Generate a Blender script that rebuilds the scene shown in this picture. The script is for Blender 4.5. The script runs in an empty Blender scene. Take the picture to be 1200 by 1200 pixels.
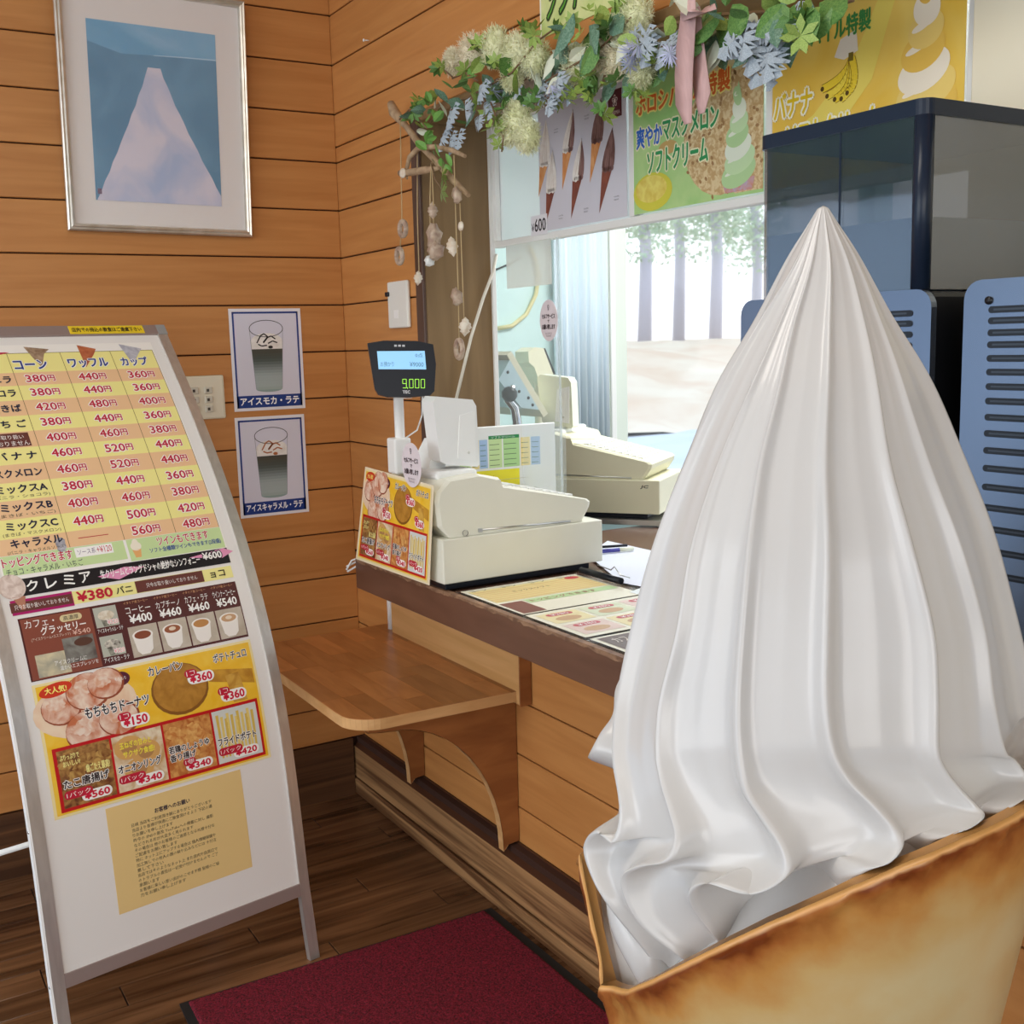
import bpy, bmesh, math, random
from mathutils import Vector, Matrix
random.seed(7)
S = bpy.context.scene
COL = S.collection
PI = math.pi

# ------------------------------------------------------------ camera, world, light
CAM = Vector((-1.537, -3.618, 1.6)); FPX = 1304.95
RGT = Vector((0.8543, -0.5190, -0.0269)).normalized()
def _axes():
    y, p, r = (math.radians(a) for a in (31.0986, -8.6272, -1.5609))
    f = Vector((math.sin(y)*math.cos(p), math.cos(y)*math.cos(p), math.sin(p)))
    rt = Vector((math.cos(y), -math.sin(y), 0)); u = rt.cross(f)
    return math.cos(r)*rt+math.sin(r)*u, -math.sin(r)*rt+math.cos(r)*u, f
RGT, UPV, FWD = _axes()
cd = bpy.data.cameras.new('camera'); cam = bpy.data.objects.new('camera', cd); COL.objects.link(cam)
cd.sensor_width = 36; cd.lens = FPX/1200*36; cd.clip_start = .02
cam.matrix_world = Matrix.Translation(CAM) @ Matrix((RGT, UPV, -FWD)).transposed().to_4x4()
S.camera = cam
S.view_settings.view_transform = 'Standard'; S.view_settings.look = 'None'
S.view_settings.exposure = 0.16; S.view_settings.gamma = 1; S.view_settings.use_curve_mapping = False

wd = bpy.data.worlds.new('sky'); S.world = wd; wd.use_nodes = True
wn = wd.node_tree; bgn = wn.nodes['Background']
tc = wn.nodes.new('ShaderNodeTexCoord'); sx = wn.nodes.new('ShaderNodeSeparateXYZ'); cr = wn.nodes.new('ShaderNodeValToRGB')
wn.links.new(tc.outputs['Generated'], sx.inputs[0]); wn.links.new(sx.outputs['Z'], cr.inputs[0]); wn.links.new(cr.outputs[0], bgn.inputs[0])
cr.color_ramp.elements[0].position = 0.0; cr.color_ramp.elements[0].color = (.93, .95, 1, 1)
cr.color_ramp.elements[1].position = .6; cr.color_ramp.elements[1].color = (.62, .80, 1, 1)
bgn.inputs[1].default_value = 1.6

def area_light(name, loc, target, sx_, sy_, power, col):
    l = bpy.data.lights.new(name, 'AREA'); l.shape = 'RECTANGLE'; l.size = sx_; l.size_y = sy_; l.energy = power; l.color = col
    o = bpy.data.objects.new(name, l); COL.objects.link(o); o.location = loc
    o.rotation_euler = (Vector(target)-Vector(loc)).to_track_quat('-Z', 'Y').to_euler(); return o
# daylight through the shop's big front windows (behind and to the left of the camera); the overhead fills are added
area_light('window_light_front', (-3.2, -7.4, 2.0), (-.4, -1.0, 1.0), 3.6, 2.0, 66, (1, .96, .92))
area_light('window_light_side', (-4.6, -2.0, 1.8), (-.3, -1.5, 1.2), 3.0, 1.9, 42, (.94, .97, 1))
area_light('added_fill_kitchen', (1.5, -.7, 2.8), (1.4, -.6, 0), 1.4, .8, 46, (.97, .99, 1))  # unseen overhead fill, added to brighten the kitchen
area_light('added_fill_shop', (-1.5, -2.2, 2.92), (-1.3, -1.8, 0), 1.3, .5, 14, (1, .93, .84))  # unseen overhead fill, added to even out walls against the statue

# ------------------------------------------------------------ helpers
def at(x, y, ax, v):
    d = FWD*FPX+RGT*(x-600)-UPV*(y-600); i = 'XYZ'.index(ax); return CAM+d*((v-CAM[i])/d[i])

MATS = {}
def mat(name, col, rough=.5, metal=0, col2=None, scale=(8, 8, 8), bump=0, spec=.5, alpha=1, trans=0, ior=1.45, emit=None, es=1, detail=4, coat=0, lo=.35, hi=.65, rnd=0, bscale=None, sss=0):
    m = bpy.data.materials.new(name); m.use_nodes = True; nt = m.node_tree; b = nt.nodes['Principled BSDF']
    b.inputs['Base Color'].default_value = (*col, 1); b.inputs['Roughness'].default_value = rough
    b.inputs['Metallic'].default_value = metal; b.inputs['Specular IOR Level'].default_value = spec
    b.inputs['Alpha'].default_value = alpha; b.inputs['Transmission Weight'].default_value = trans; b.inputs['IOR'].default_value = ior
    b.inputs['Coat Weight'].default_value = coat; b.inputs['Coat Roughness'].default_value = .05
    if sss: b.inputs['Subsurface Weight'].default_value = sss; b.inputs['Subsurface Scale'].default_value = .02
    if emit: b.inputs['Emission Color'].default_value = (*emit, 1); b.inputs['Emission Strength'].default_value = es
    if col2 or bump or rnd:
        t = nt.nodes.new('ShaderNodeTexCoord'); mp = nt.nodes.new('ShaderNodeMapping'); mp.inputs['Scale'].default_value = scale
        oi = nt.nodes.new('ShaderNodeObjectInfo'); ad = nt.nodes.new('ShaderNodeVectorMath'); ad.operation = 'ADD'
        ml = nt.nodes.new('ShaderNodeMath'); ml.operation = 'MULTIPLY'; ml.inputs[1].default_value = 37.
        nt.links.new(oi.outputs['Random'], ml.inputs[0]); nt.links.new(t.outputs['Object'], ad.inputs[0]); nt.links.new(ml.outputs[0], ad.inputs[1])
        nt.links.new(ad.outputs[0], mp.inputs[0])
        n = nt.nodes.new('ShaderNodeTexNoise'); n.inputs['Scale'].default_value = 1; n.inputs['Detail'].default_value = detail; n.inputs['Distortion'].default_value = .6
        nt.links.new(mp.outputs[0], n.inputs['Vector'])
        if col2:
            r = nt.nodes.new('ShaderNodeValToRGB'); r.color_ramp.elements[0].position = lo; r.color_ramp.elements[1].position = hi
            r.color_ramp.elements[0].color = (*col, 1); r.color_ramp.elements[1].color = (*col2, 1)
            nt.links.new(n.outputs[0], r.inputs[0]); out = r.outputs[0]
            if rnd:
                hs = nt.nodes.new('ShaderNodeHueSaturation'); mr = nt.nodes.new('ShaderNodeMapRange')
                mr.inputs[3].default_value = 1-rnd; mr.inputs[4].default_value = 1+rnd
                nt.links.new(oi.outputs['Random'], mr.inputs[0]); nt.links.new(mr.outputs[0], hs.inputs['Value']); nt.links.new(out, hs.inputs['Color']); out = hs.outputs[0]
            nt.links.new(out, b.inputs['Base Color'])
        if bump:
            bp = nt.nodes.new('ShaderNodeBump'); bp.inputs['Strength'].default_value = bump; bp.inputs['Distance'].default_value = .003
            if bscale:
                n2 = nt.nodes.new('ShaderNodeTexNoise'); n2.inputs['Scale'].default_value = bscale; nt.links.new(t.outputs['Object'], n2.inputs['Vector']); nt.links.new(n2.outputs[0], bp.inputs['Height'])
            else: nt.links.new(n.outputs[0], bp.inputs['Height'])
            nt.links.new(bp.outputs[0], b.inputs['Normal'])
    MATS[name] = m; return m
def hexc(h):
    c = [int(h[i:i+2], 16)/255 for i in (0, 2, 4)]; return tuple(x/12.92 if x <= .04045 else ((x+.055)/1.055)**2.4 for x in c)
def H(h, rough=.35, **k):
    n = 'ink_'+h+('' if not k else '_'+str(len(MATS)))
    return MATS.get(n) or mat(n, hexc(h), rough, **k)

class MB:
    def __init__(s): s.v = []; s.f = []; s.m = []; s.sm = []
    def add(s, vs, fs, mi=0, smooth=False):
        o = len(s.v); s.v += [tuple(v) for v in vs]
        for f in fs: s.f.append([i+o for i in f]); s.m.append(mi); s.sm.append(smooth)
        return s
    def box(s, a, b, mi=0, bev=0):
        x0, x1 = sorted((a[0], b[0])); y0, y1 = sorted((a[1], b[1])); z0, z1 = sorted((a[2], b[2]))
        if bev: return s.rbox((x0, y0, z0), (x1, y1, z1), bev, mi)
        vs = [(x, y, z) for x in (x0, x1) for y in (y0, y1) for z in (z0, z1)]
        return s.add(vs, [(0, 1, 3, 2), (4, 6, 7, 5), (0, 4, 5, 1), (2, 3, 7, 6), (0, 2, 6, 4), (1, 5, 7, 3)], mi)
    def rbox(s, a, b, bev, mi=0, seg=2):
        bm = bmesh.new(); bmesh.ops.create_cube(bm, size=1)
        for v in bm.verts: v.co = Vector([(a[i]+b[i])/2+v.co[i]*(b[i]-a[i]) for i in range(3)])
        bmesh.ops.bevel(bm, geom=bm.edges[:], offset=bev, segments=seg, affect='EDGES', profile=.5)
        s.bm(bm, mi); return s
    def bm(s, bm, mi=0, smooth=False):
        bm.verts.index_update(); s.add([v.co[:] for v in bm.verts], [[v.index for v in f.verts] for f in bm.faces], mi, smooth); bm.free(); return s
    def prism(s, pts, o, ux, uy, d, mi=0, smooth_side=False):
        """polygon pts in plane o+ux*a+uy*b extruded by vector d"""
        o, ux, uy, d = map(Vector, (o, ux, uy, d)); n = len(pts)
        vs = [o+ux*p[0]+uy*p[1] for p in pts]; vs2 = [v+d for v in vs]
        s.add(vs+vs2, [list(range(n))[::-1], list(range(n, 2*n))], mi)
        s.add(vs+vs2, [(i, (i+1) % n, n+(i+1) % n, n+i) for i in range(n)], mi, smooth_side); return s
    def tube(s, path, r, n=8, mi=0, cap=True):
        P = [Vector(p) for p in path]; rs = r if isinstance(r, (list, tuple)) else [r]*len(P); rings = []; up = None
        for i, p in enumerate(P):
            t = (P[min(i+1, len(P)-1)]-P[max(i-1, 0)]).normalized()
            if up is None: up = Vector((0, 0, 1)) if abs(t.z) < .9 else Vector((1, 0, 0))
            a = t.cross(up).normalized(); up = a.cross(t).normalized()
            rings.append([p+(a*math.cos(2*PI*k/n)+up*math.sin(2*PI*k/n))*rs[i] for k in range(n)])
        vs = [v for g in rings for v in g]; fs = [(i*n+k, i*n+(k+1) % n, (i+1)*n+(k+1) % n, (i+1)*n+k) for i in range(len(P)-1) for k in range(n)]
        s.add(vs, fs, mi, True)
        if cap: s.add(rings[0]+rings[-1], [list(range(n)), list(range(n, 2*n))[::-1]], mi)
        return s
    def lathe(s, prof, c=(0, 0, 0), n=24, mi=0, axis='Z'):
        vs = []
        for r, z in prof:
            for k in range(n):
                a = 2*PI*k/n; p = (r*math.cos(a), r*math.sin(a), z)
                if axis == 'X': p = (z, p[0], p[1])
                if axis == 'Y': p = (p[0], z, p[1])
                vs.append((p[0]+c[0], p[1]+c[1], p[2]+c[2]))
        fs = [(i*n+k, i*n+(k+1) % n, (i+1)*n+(k+1) % n, (i+1)*n+k) for i in range(len(prof)-1) for k in range(n)]
        s.add(vs, fs, mi, True); return s
    def ell(s, c, r, n=12, mi=0, rot=None, f=None):
        vs = []; m = n//2
        for i in range(m+1):
            for k in range(n):
                th = PI*i/m; a = 2*PI*k/n; q = Vector((r[0]*math.sin(th)*math.cos(a), r[1]*math.sin(th)*math.sin(a), r[2]*math.cos(th)))
                if f: q = q*f(th, a)
                if rot: q = rot @ q
                vs.append(q+Vector(c))
        s.add(vs, [(i*n+k, i*n+(k+1) % n, (i+1)*n+(k+1) % n, (i+1)*n+k) for i in range(m) for k in range(n)], mi, True); return s
    def mesh(s, name, mats):
        me = bpy.data.meshes.new(name); me.from_pydata(s.v, [], s.f)
        for m in (mats if isinstance(mats, (list, tuple)) else [mats]): me.materials.append(m)
        me.polygons.foreach_set('material_index', s.m); me.polygons.foreach_set('use_smooth', s.sm); me.update()
        return me
    def build(s, name, mats, parent=None, fixn=True):
        me = s.mesh(name, mats)
        if fixn:
            b = bmesh.new(); b.from_mesh(me); bmesh.ops.remove_doubles(b, verts=b.verts[:], dist=1e-6); bmesh.ops.recalc_face_normals(b, faces=b.faces[:]); b.to_mesh(me); b.free()
        return link(name, me, parent)
def link(name, me, parent=None):
    o = bpy.data.objects.new(name, me); COL.objects.link(o)
    if parent: o.parent = parent
    return o
def tag(o, label=None, cat=None, group=None, kind=None):
    if label: o['label'] = label
    if cat: o['category'] = cat
    if group: o['group'] = group
    if kind: o['kind'] = kind
    return o
def empty(name, loc=(0, 0, 0), rz=0, **k):
    o = bpy.data.objects.new(name, None); o.empty_display_size = .05; COL.objects.link(o); o.location = loc; o.rotation_euler = (0, 0, rz)
    return tag(o, **k)
def struct(o): o['kind'] = 'structure'; return o

# ------------------------------------------------------------ text and flat print
TC = {}
def glyphs(s, off=0):
    if (s, off) in TC: return TC[s, off]
    c = bpy.data.curves.new('t', 'FONT'); c.body = s; c.size = 1; c.resolution_u = 1 if len(s) > 12 else 2; c.fill_mode = 'FRONT'
    o = bpy.data.objects.new('t', c); COL.objects.link(o); dg = bpy.context.evaluated_depsgraph_get(); dg.update()
    e = o.evaluated_get(dg); me = e.to_mesh()
    vs = [(v.co.x, v.co.y) for v in me.vertices]; fs = [tuple(p.vertices) for p in me.polygons]
    e.to_mesh_clear(); bpy.data.objects.remove(o); bpy.data.curves.remove(c)
    TC[s, off] = (vs, fs); return TC[s, off]
def clip(poly, a, lo):      # keep v>=a (lo) or v<=a
    out = []
    for i in range(len(poly)):
        p, q = poly[i], poly[(i+1) % len(poly)]; ip = (p[1] >= a) == lo or p[1] == a; iq = (q[1] >= a) == lo or q[1] == a
        if ip: out.append(p)
        if ip != iq:
            t = (a-p[1])/(q[1]-p[1]); out.append((p[0]+(q[0]-p[0])*t, a))
    return out
class Print:
    def __init__(s, M, step=None, h=.00022): s.M = M; s.step = step; s.d = {0: MB(), 1: MB()}; s.mt = {0: [], 1: []}; s.h = h
    def _add(s, w, vs, fs, m, lay):
        L = s.mt[w]
        if m not in L: L.append(m)
        s.d[w].add([s.M(u, v, s.h*lay) for u, v in vs], fs, L.index(m))
    def poly(s, pts, m, lay=1, w=0):
        if s.step:
            v0 = min(p[1] for p in pts); v1 = max(p[1] for p in pts); k = max(1, math.ceil((v1-v0)/s.step))
            for i in range(k):
                q = clip(clip(pts, v0+(v1-v0)*i/k, True), v0+(v1-v0)*(i+1)/k, False) if k > 1 else pts
                if len(q) > 2: s._add(w, q, [list(range(len(q)))], m, lay)
        else: s._add(w, pts, [list(range(len(pts)))], m, lay)
    def rect(s, u0, v0, u1, v1, m, lay=1): s.poly([(u0, v0), (u1, v0), (u1, v1), (u0, v1)], m, lay)
    def ell(s, cu, cv, ru, rv, m, lay=1, n=24, rot=0, jag=0):
        c, n_ = math.cos(rot), math.sin(rot)
        P = []
        for k in range(n):
            j = 1+jag*random.uniform(-1, 1); a, b = ru*j*math.cos(2*PI*k/n), rv*j*math.sin(2*PI*k/n); P.append((cu+a*c-b*n_, cv+a*n_+b*c))
        s.poly(P, m, lay)
    def pill(s, u0, v0, u1, v1, m, lay=1, rot=0):
        r = min(abs(v1-v0), abs(u1-u0))/2; P = []; cu, cv = (u0+u1)/2, (v0+v1)/2
        for (x, y, a0) in ((u1-r, v1-r, 0), (u0+r, v1-r, 90), (u0+r, v0+r, 180), (u1-r, v0+r, 270)):
            for k in range(5): a = math.radians(a0+22.5*k); P.append((x+r*math.cos(a), y+r*math.sin(a)))
        if rot: P = [(cu+(x-cu)*math.cos(rot)-(y-cv)*math.sin(rot), cv+(x-cu)*math.sin(rot)+(y-cv)*math.cos(rot)) for x, y in P]
        s.poly(P, m, lay)
    def stroke(s, pts, w, m, lay=2):
        for i in range(len(pts)-1):
            a, b = Vector(pts[i]), Vector(pts[i+1]); d = (b-a).normalized(); n = Vector((-d.y, d.x))*w/2
            s.poly([tuple(a-n), tuple(b-n), tuple(b+n), tuple(a+n)], m, lay)
    def text(s, t, u0, v0, u1, v1, m, lay=3, out=None, ow=.05, off=.012, rot=0, shear=0):
        vs, fs = glyphs(t)
        if not vs: return
        x0 = min(v[0] for v in vs); x1 = max(v[0] for v in vs); y0 = min(v[1] for v in vs); y1 = max(v[1] for v in vs)
        sx_, sy_ = (u1-u0)/(x1-x0), (v1-v0)/(y1-y0); cu, cv = (u0+u1)/2, (v0+v1)/2; c, n_ = math.cos(rot), math.sin(rot); em = math.sqrt(abs(sx_*sy_))
        def T(v, dx=0, dy=0):
            a = (v[0]-(x0+x1)/2)*sx_; b = (v[1]-(y0+y1)/2)*sy_; a += b*shear; return (cu+a*c-b*n_+dx, cv+a*n_+b*c+dy)
        if out is not None:
            d = (ow+off)*em*1.1
            for k in range(8): s._add(1, [T(v, d*math.cos(k*PI/4), d*math.sin(k*PI/4)) for v in vs], fs, out, lay-.6+.06*k)
        b = off*em
        if off > .013:
            for k, (dx, dy) in enumerate(((-b, 0), (b, 0), (0, b), (0, -b))): s._add(1, [T(v, dx, dy) for v in vs], fs, m, lay+.06*k)
        else: s._add(1, [T(v) for v in vs], fs, m, lay)
    def build(s, parent, pic='printed_picture', let='lettering'):
        r = []
        if s.d[0].v: r.append(s.d[0].build(pic, s.mt[0], parent, fixn=False))
        if s.d[1].v: r.append(s.d[1].build(let, s.mt[1], parent, fixn=False))
        return r

# ------------------------------------------------------------ materials
WALLW = mat('wall_plank_wood', (.49, .200, .054), .42, col2=(.63, .290, .090), scale=(2.2, 2.2, 34), bump=.12, detail=6, lo=.25, hi=.8, rnd=.05)
WALLW2 = mat('wall_plank_wood_right', (.49, .200, .054), .42, col2=(.63, .290, .090), scale=(2.2, 2.2, 34), bump=.12, detail=6, lo=.25, hi=.8, rnd=.05)
GROOVE = mat('groove_dark', (.045, .016, .008), .9)
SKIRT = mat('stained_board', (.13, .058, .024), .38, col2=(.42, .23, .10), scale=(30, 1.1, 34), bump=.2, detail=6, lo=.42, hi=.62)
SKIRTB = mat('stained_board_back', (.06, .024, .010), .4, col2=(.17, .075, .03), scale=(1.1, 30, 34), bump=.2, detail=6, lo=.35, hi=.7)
CAPD = mat('dark_cap', (.045, .016, .008), .4, col2=(.07, .026, .012), scale=(30, 1, 30))
FLOORW = mat('floor_plank_vinyl', (.055, .022, .009), .27, col2=(.23, .112, .05), scale=(1.6, 22, 10), bump=.25, detail=7, lo=.35, hi=.72, rnd=.12)
FLOORG = mat('floor_joint', (.012, .006, .004), .7)
SHELFW = mat('laminated_shelf_wood', (.40, .155, .045), .28, col2=(.55, .24, .08), scale=(26, 5, 20), bump=.05, detail=5, lo=.3, hi=.7, rnd=.26)
SHELFE = mat('pale_edge_wood', (.60, .33, .13), .4, col2=(.72, .43, .19), scale=(6, 12, 30))
BRKT = mat('bracket_wood', (.27, .095, .028), .35, col2=(.40, .155, .046), scale=(4, 4, 18), detail=5)
CLEAT = mat('cleat_wood', (.60, .33, .12), .4, col2=(.70, .41, .17), scale=(4, 2, 30))
EDGEB = mat('counter_edge_brown', (.125, .056, .034), .35, col2=(.17, .08, .05), scale=(3, 3, 12), bump=.05)
WORN = mat('worn_edge', (.36, .21, .12), .6, col2=(.16, .08, .045), scale=(30, 30, 60))
TOPB = mat('counter_top_brown', (.13, .068, .045), .25, col2=(.16, .085, .055), scale=(3, 3, 3))
GLASSY = mat('clear_sheet', (.95, 1, 1), .02, trans=1, ior=1.45, alpha=.25, spec=1)
JAMB = mat('jamb_olive_brown', (.22, .135, .058), .5, col2=(.27, .17, .075), scale=(30, 30, 2), bump=.05)
JAMBD = mat('dark_brown_casing', (.085, .045, .03), .45, col2=(.12, .065, .045), scale=(10, 10, 2))
MINT = mat('mint_wall', (.62, .84, .80), .7, col2=(.66, .86, .82), scale=(3, 3, 3))
WHITE = mat('white_paint', (.86, .86, .82), .4)
CREAMW = mat('cream_panel', (.86, .78, .58), .5, col2=(.88, .80, .62), scale=(3, 3, 1.5))
ALU = mat('brushed_aluminium', (.62, .60, .57), .32, metal=.75, col2=(.70, .68, .65), scale=(60, 60, 3))
ALUB = mat('aluminium_mauve', (.36, .28, .26), .45, metal=.35)
BEIGE = mat('register_ivory', (.80, .79, .66), .45, col2=(.83, .82, .70), scale=(4, 4, 4))
BEIGE2 = mat('register_ivory_yellowed', (.80, .77, .56), .5)
WPL = mat('white_plastic', (.86, .87, .85), .35)
BLK = mat('black_plastic', (.008, .010, .016), .3, spec=.25)
RUB = mat('black_rubber', (.012, .012, .012), .7)
STEEL = mat('stainless_steel', (.6, .6, .58), .28, metal=1)
CHROME = mat('chrome', (.7, .7, .7), .08, metal=1)
CLEARP = mat('clear_glass', (1, 1, 1), .03, trans=1, ior=1.3)
ACRYL = mat('acrylic', (.85, .98, 1), .02, alpha=.12, spec=1)

# ------------------------------------------------------------ the room
def plank_wall(root, x0, x1, z0, z1, axis, mt, thick=.012, zoff=0.025, pitch=.1563, inset=0):
    """boards laid along the wall; joints 5 mm"""
    cache = {}; k = math.floor((z0-zoff)/pitch); s = -1
    while zoff+k*pitch < z1:
        a = max(z0, zoff+k*pitch+.0022); b = min(z1, zoff+(k+1)*pitch-.0022); k += 1
        if b-a < .012: continue
        key = round(b-a, 4)
        if key not in cache:
            m = MB(); h = b-a
            if axis == 'X': m.rbox((0, -thick, 0), (x1-x0, 0, h), .002, seg=1)
            else: m.rbox((-thick, 0, 0), (0, x1-x0, h), .002, seg=1)
            cache[key] = m.mesh('plank', mt)
        o = link('plank', cache[key], root)
        o.location = (x0, 0, a) if axis == 'X' else (inset, x0, a)
wb = struct(MB().box((-2.0, .0, 0), (.23, .14, 2.95), 0).build('wall_back', [GROOVE]))
plank_wall(wb, -2.0, -.0125, .212, 2.95, 'X', WALLW)
wr = MB().box((.0, -5.2, 0), (.10, 0, .884)).box((.0, -.585, .884), (.20, 0, 2.95)).box((0, -5.2, 2.27), (.2, -.585, 2.95)).build('wall_right', [GROOVE]); struct(wr)
plank_wall(wr, -5.2, 0, .212, .884, 'Y', WALLW2, zoff=.003)
plank_wall(wr, -.585, 0, .894, 2.262, 'Y', WALLW2)
plank_wall(wr, -5.2, 0, 2.266, 2.95, 'Y', WALLW2)
# floor
fl = struct(MB().box((-6, -8, -.05), (3.8, 1.0, -.004)).build('floor', [FLOORG]))
pm = MB().rbox((0, 0, -.004), (.897, .0975, 0), .0012, seg=1).mesh('floor_plank', FLOORW)
nfp = 0
for r in range(40):
    y = -3.62+r*.1
    if y > .0: break
    off = (r*.37) % .9
    for c in range(4):
        x = -2.95+off+c*.9
        if x > -.06 or x+.9 < -2.7: continue
        o = link('floor_plank', pm, fl); o.location = (x, y, 0); nfp += 1
far = MB().box((-6, -8, -.004), (3.8, -3.63, 0)).box((-6, -3.63, -.004), (-2.96, .0, 0)).build('floor_beyond', [FLOORW], fl)
struct(MB().box((-6, -8, 2.95), (3.8, 1.0, 3.05)).build('ceiling', [mat('ceiling_paint', (.75, .68, .58), .8)]))
# skirtings
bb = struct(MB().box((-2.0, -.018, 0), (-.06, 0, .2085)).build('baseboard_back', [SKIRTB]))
br = struct(MB().box((-.040, -5.2, 0), (-.012, 0, .21)).build('baseboard_right', [GROOVE]))
MB().rbox((-.058, -5.2, .0), (-.038, -.0, .056), .003, seg=1).build('board', [SKIRT], br)
MB().rbox((-.053, -5.2, .060), (-.036, -.0, .176), .003, seg=1).build('board', [SKIRT], br)
MB().prism([(-.053, .177), (-.012, .177), (-.012, .213), (-.016, .213)], (0, -5.2, 0), (1, 0, 0), (0, 0, 1), (0, 5.2, 0)).build('bevelled_cap', [CAPD], br)
# opening: jamb, casing, panes of the upper sash
struct(MB().rbox((-.012, -.630, .98), (.222, -.586, 2.262), .003, seg=1).build('trim_1', [JAMB]))
j = struct(MB().rbox((-.022, -.634, .98), (-.012, -.586, 2.27), .002, seg=1).build('trim_2', [JAMBD]))
struct(MB().rbox((-.022, -5.2, 2.235), (.205, -.634, 2.262), .003, seg=1).build('trim_3', [JAMB]))
struct(MB().rbox((.212, -.640, .98), (.226, -.630, 2.235), .001, seg=1).build('trim_4', [WHITE]))
w1 = struct(MB().rbox((.224, -5.2, 1.885), (.252, -.632, 1.905), .002, seg=1).rbox((.224, -5.2, 2.238), (.252, -.632, 2.262), .002, seg=1).build('window_1', [WHITE]))
for y0, y1 in ((-.655, -.632), (-1.332, -1.312), (-1.812, -1.792), (-2.31, -2.288)):
    MB().rbox((.222, y0, 1.905), (.250, y1, 2.238), .002, seg=1).build('mullion', [WHITE], w1)
FROST = mat('frosted_glass', (.90, .94, .93), .45, trans=.55, ior=1.2)
for y0, y1 in ((-1.312, -.655), (-1.792, -1.332), (-2.288, -1.812)):
    MB().box((.238, y0, 1.905), (.242, y1, 2.238)).build('pane', [FROST], w1)
struct(MB().rbox((.205, -5.2, .98), (.30, -2.31, 2.262), .003, seg=1).build('wall_service', [CREAMW]))
# kitchen room beyond the opening
YK = .8
struct(MB().box((.10, .14, 0), (.23, YK, 2.95)).build('wall_kitchen_side', [MINT]))
struct(MB().box((.23, YK, 0), (1.66, YK+.12, 2.95)).box((1.66, YK, 0), (3.7, YK+.12, .80)).box((1.66, YK, 2.6), (3.7, YK+.12, 2.95)).box((3.55, YK, .8), (3.7, YK+.12, 2.6)).build('wall_kitchen', [MINT]))
w2 = struct(MB().rbox((1.655, YK-.02, .80), (1.80, YK+.10, 2.6), .006, seg=1).rbox((1.8, YK-.02, .78), (3.55, YK+.10, .815), .004, seg=1).rbox((1.8, YK-.01, 2.56), (3.55, YK+.1, 2.6), .004, seg=1).build('window_2', [mat('window_frame_pale', (.74, .80, .70), .4)]))
MB().rbox((1.69, YK-.035, .80), (1.72, YK-.02, 2.6), .003, seg=1).build('frame_ridge', [WHITE], w2)
MB().box((1.80, YK+.04, .815), (3.55, YK+.045, 2.56)).build('pane', [CLEARP], w2)
cm = MB(); N = 60
for side in (0,):
    vs = []
    for i in range(N+1):
        x = 1.36+.30*i/N; y = YK-.05+.018*math.sin(i*.95)+.008*math.sin(i*2.3)
        vs += [(x, y, .75), (x, y, 2.55), (x, y+.002, 2.55), (x, y+.002, .75)]
    cm.add(vs, [(4*i+a, 4*i+4+a, 4*i+4+(a+1) % 4, 4*i+(a+1) % 4) for i in range(N) for a in range(4)], 0, True)
tag(cm.build('curtain', [mat('sheer_curtain', (.80, .90, .96), .8, alpha=.85)], fixn=False), 'pale blue-white folded curtain beside the kitchen window frame', 'curtain')

# ------------------------------------------------------------ outdoors (seen through the kitchen window; also mirrored in the hopper)
GR = struct(MB().box((-40, 1.3, -.35), (40, 60, -.30)).box((-40, -60, -.35), (-6.2, 1.3, -.30)).box((-6.2, -60, -.35), (40, -8.2, -.30)).build('ground', [mat('pale_asphalt', (.62, .64, .68), .9, col2=(.7, .7, .72), scale=(.5, .5, 1))]))
bk = MB(); nx, ny = 40, 16
for i in range(nx+1):
    for j2 in range(ny+1):
        x = -6+44*i/nx; t = 2*j2/ny; bk.v.append((x, 14+10*t, -.3+1.75*math.sin(min(1, t)*PI/2)+.12*math.sin(x*1.7+t*5)))
for i in range(nx):
    for j2 in range(ny): bk.f.append([i*(ny+1)+j2, (i+1)*(ny+1)+j2, (i+1)*(ny+1)+j2+1, i*(ny+1)+j2+1]); bk.m.append(0); bk.sm.append(True)
struct(bk.build('embankment', [mat('dry_grass_bank', (.78, .56, .40), .95, col2=(.86, .70, .54), scale=(.6, .6, 2), bump=0)], fixn=False))
BARK = mat('bark_hazed', (.55, .53, .60), .9); LEAFO = mat('foliage_hazed', (.42, .54, .36), .8, col2=(.60, .68, .50), scale=(2, 2, 2)); DARKF = mat('dark_foliage', (.03, .05, .025), .9, col2=(.06, .09, .04), scale=(1, 1, 1))  # bark and tree leaf colours paled to paint in the overexposed haze
def tree(x, y, z, h, r, lab, leaf=LEAFO, n=420, trunk=.16, crown=.55):
    t = empty('tree', (x, y, z), label=lab, cat='tree', group='trees beyond the kitchen window')
    MB().tube([(0, 0, -.2), (.1, 0, h*.3), (-.05, .1, h*.65), (.1, 0, h)], [trunk, trunk*.8, trunk*.6, trunk*.25], 8).build('trunk', [BARK], t)
    b = MB()
    for k in range(5):
        z0 = h*random.uniform(.4, .8); a = random.uniform(0, 2*PI); b.tube([(0, 0, z0), (math.cos(a)*r*.5, math.sin(a)*r*.5, z0+h*.12), (math.cos(a)*r*.8, math.sin(a)*r*.8, z0+h*.2)], [trunk*.4, trunk*.25, .02], 5)
    b.build('branches', [BARK], t)
    c = MB()
    for k in range(n*5):
        a = random.uniform(0, 2*PI); zz = random.gauss(crown, .2)*h; rr = r*math.sqrt(random.random()); p = Vector((rr*math.cos(a), rr*math.sin(a), max(h*random.uniform(.28, .48), zz)))
        q = [p+Vector([random.uniform(-1, 1)*.11 for _ in range(3)]) for _ in range(4)]; c.add(q, [(0, 1, 2), (1, 2, 3)])
    o = c.build('crown', [leaf], t, fixn=False); o['kind'] = 'stuff'
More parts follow.
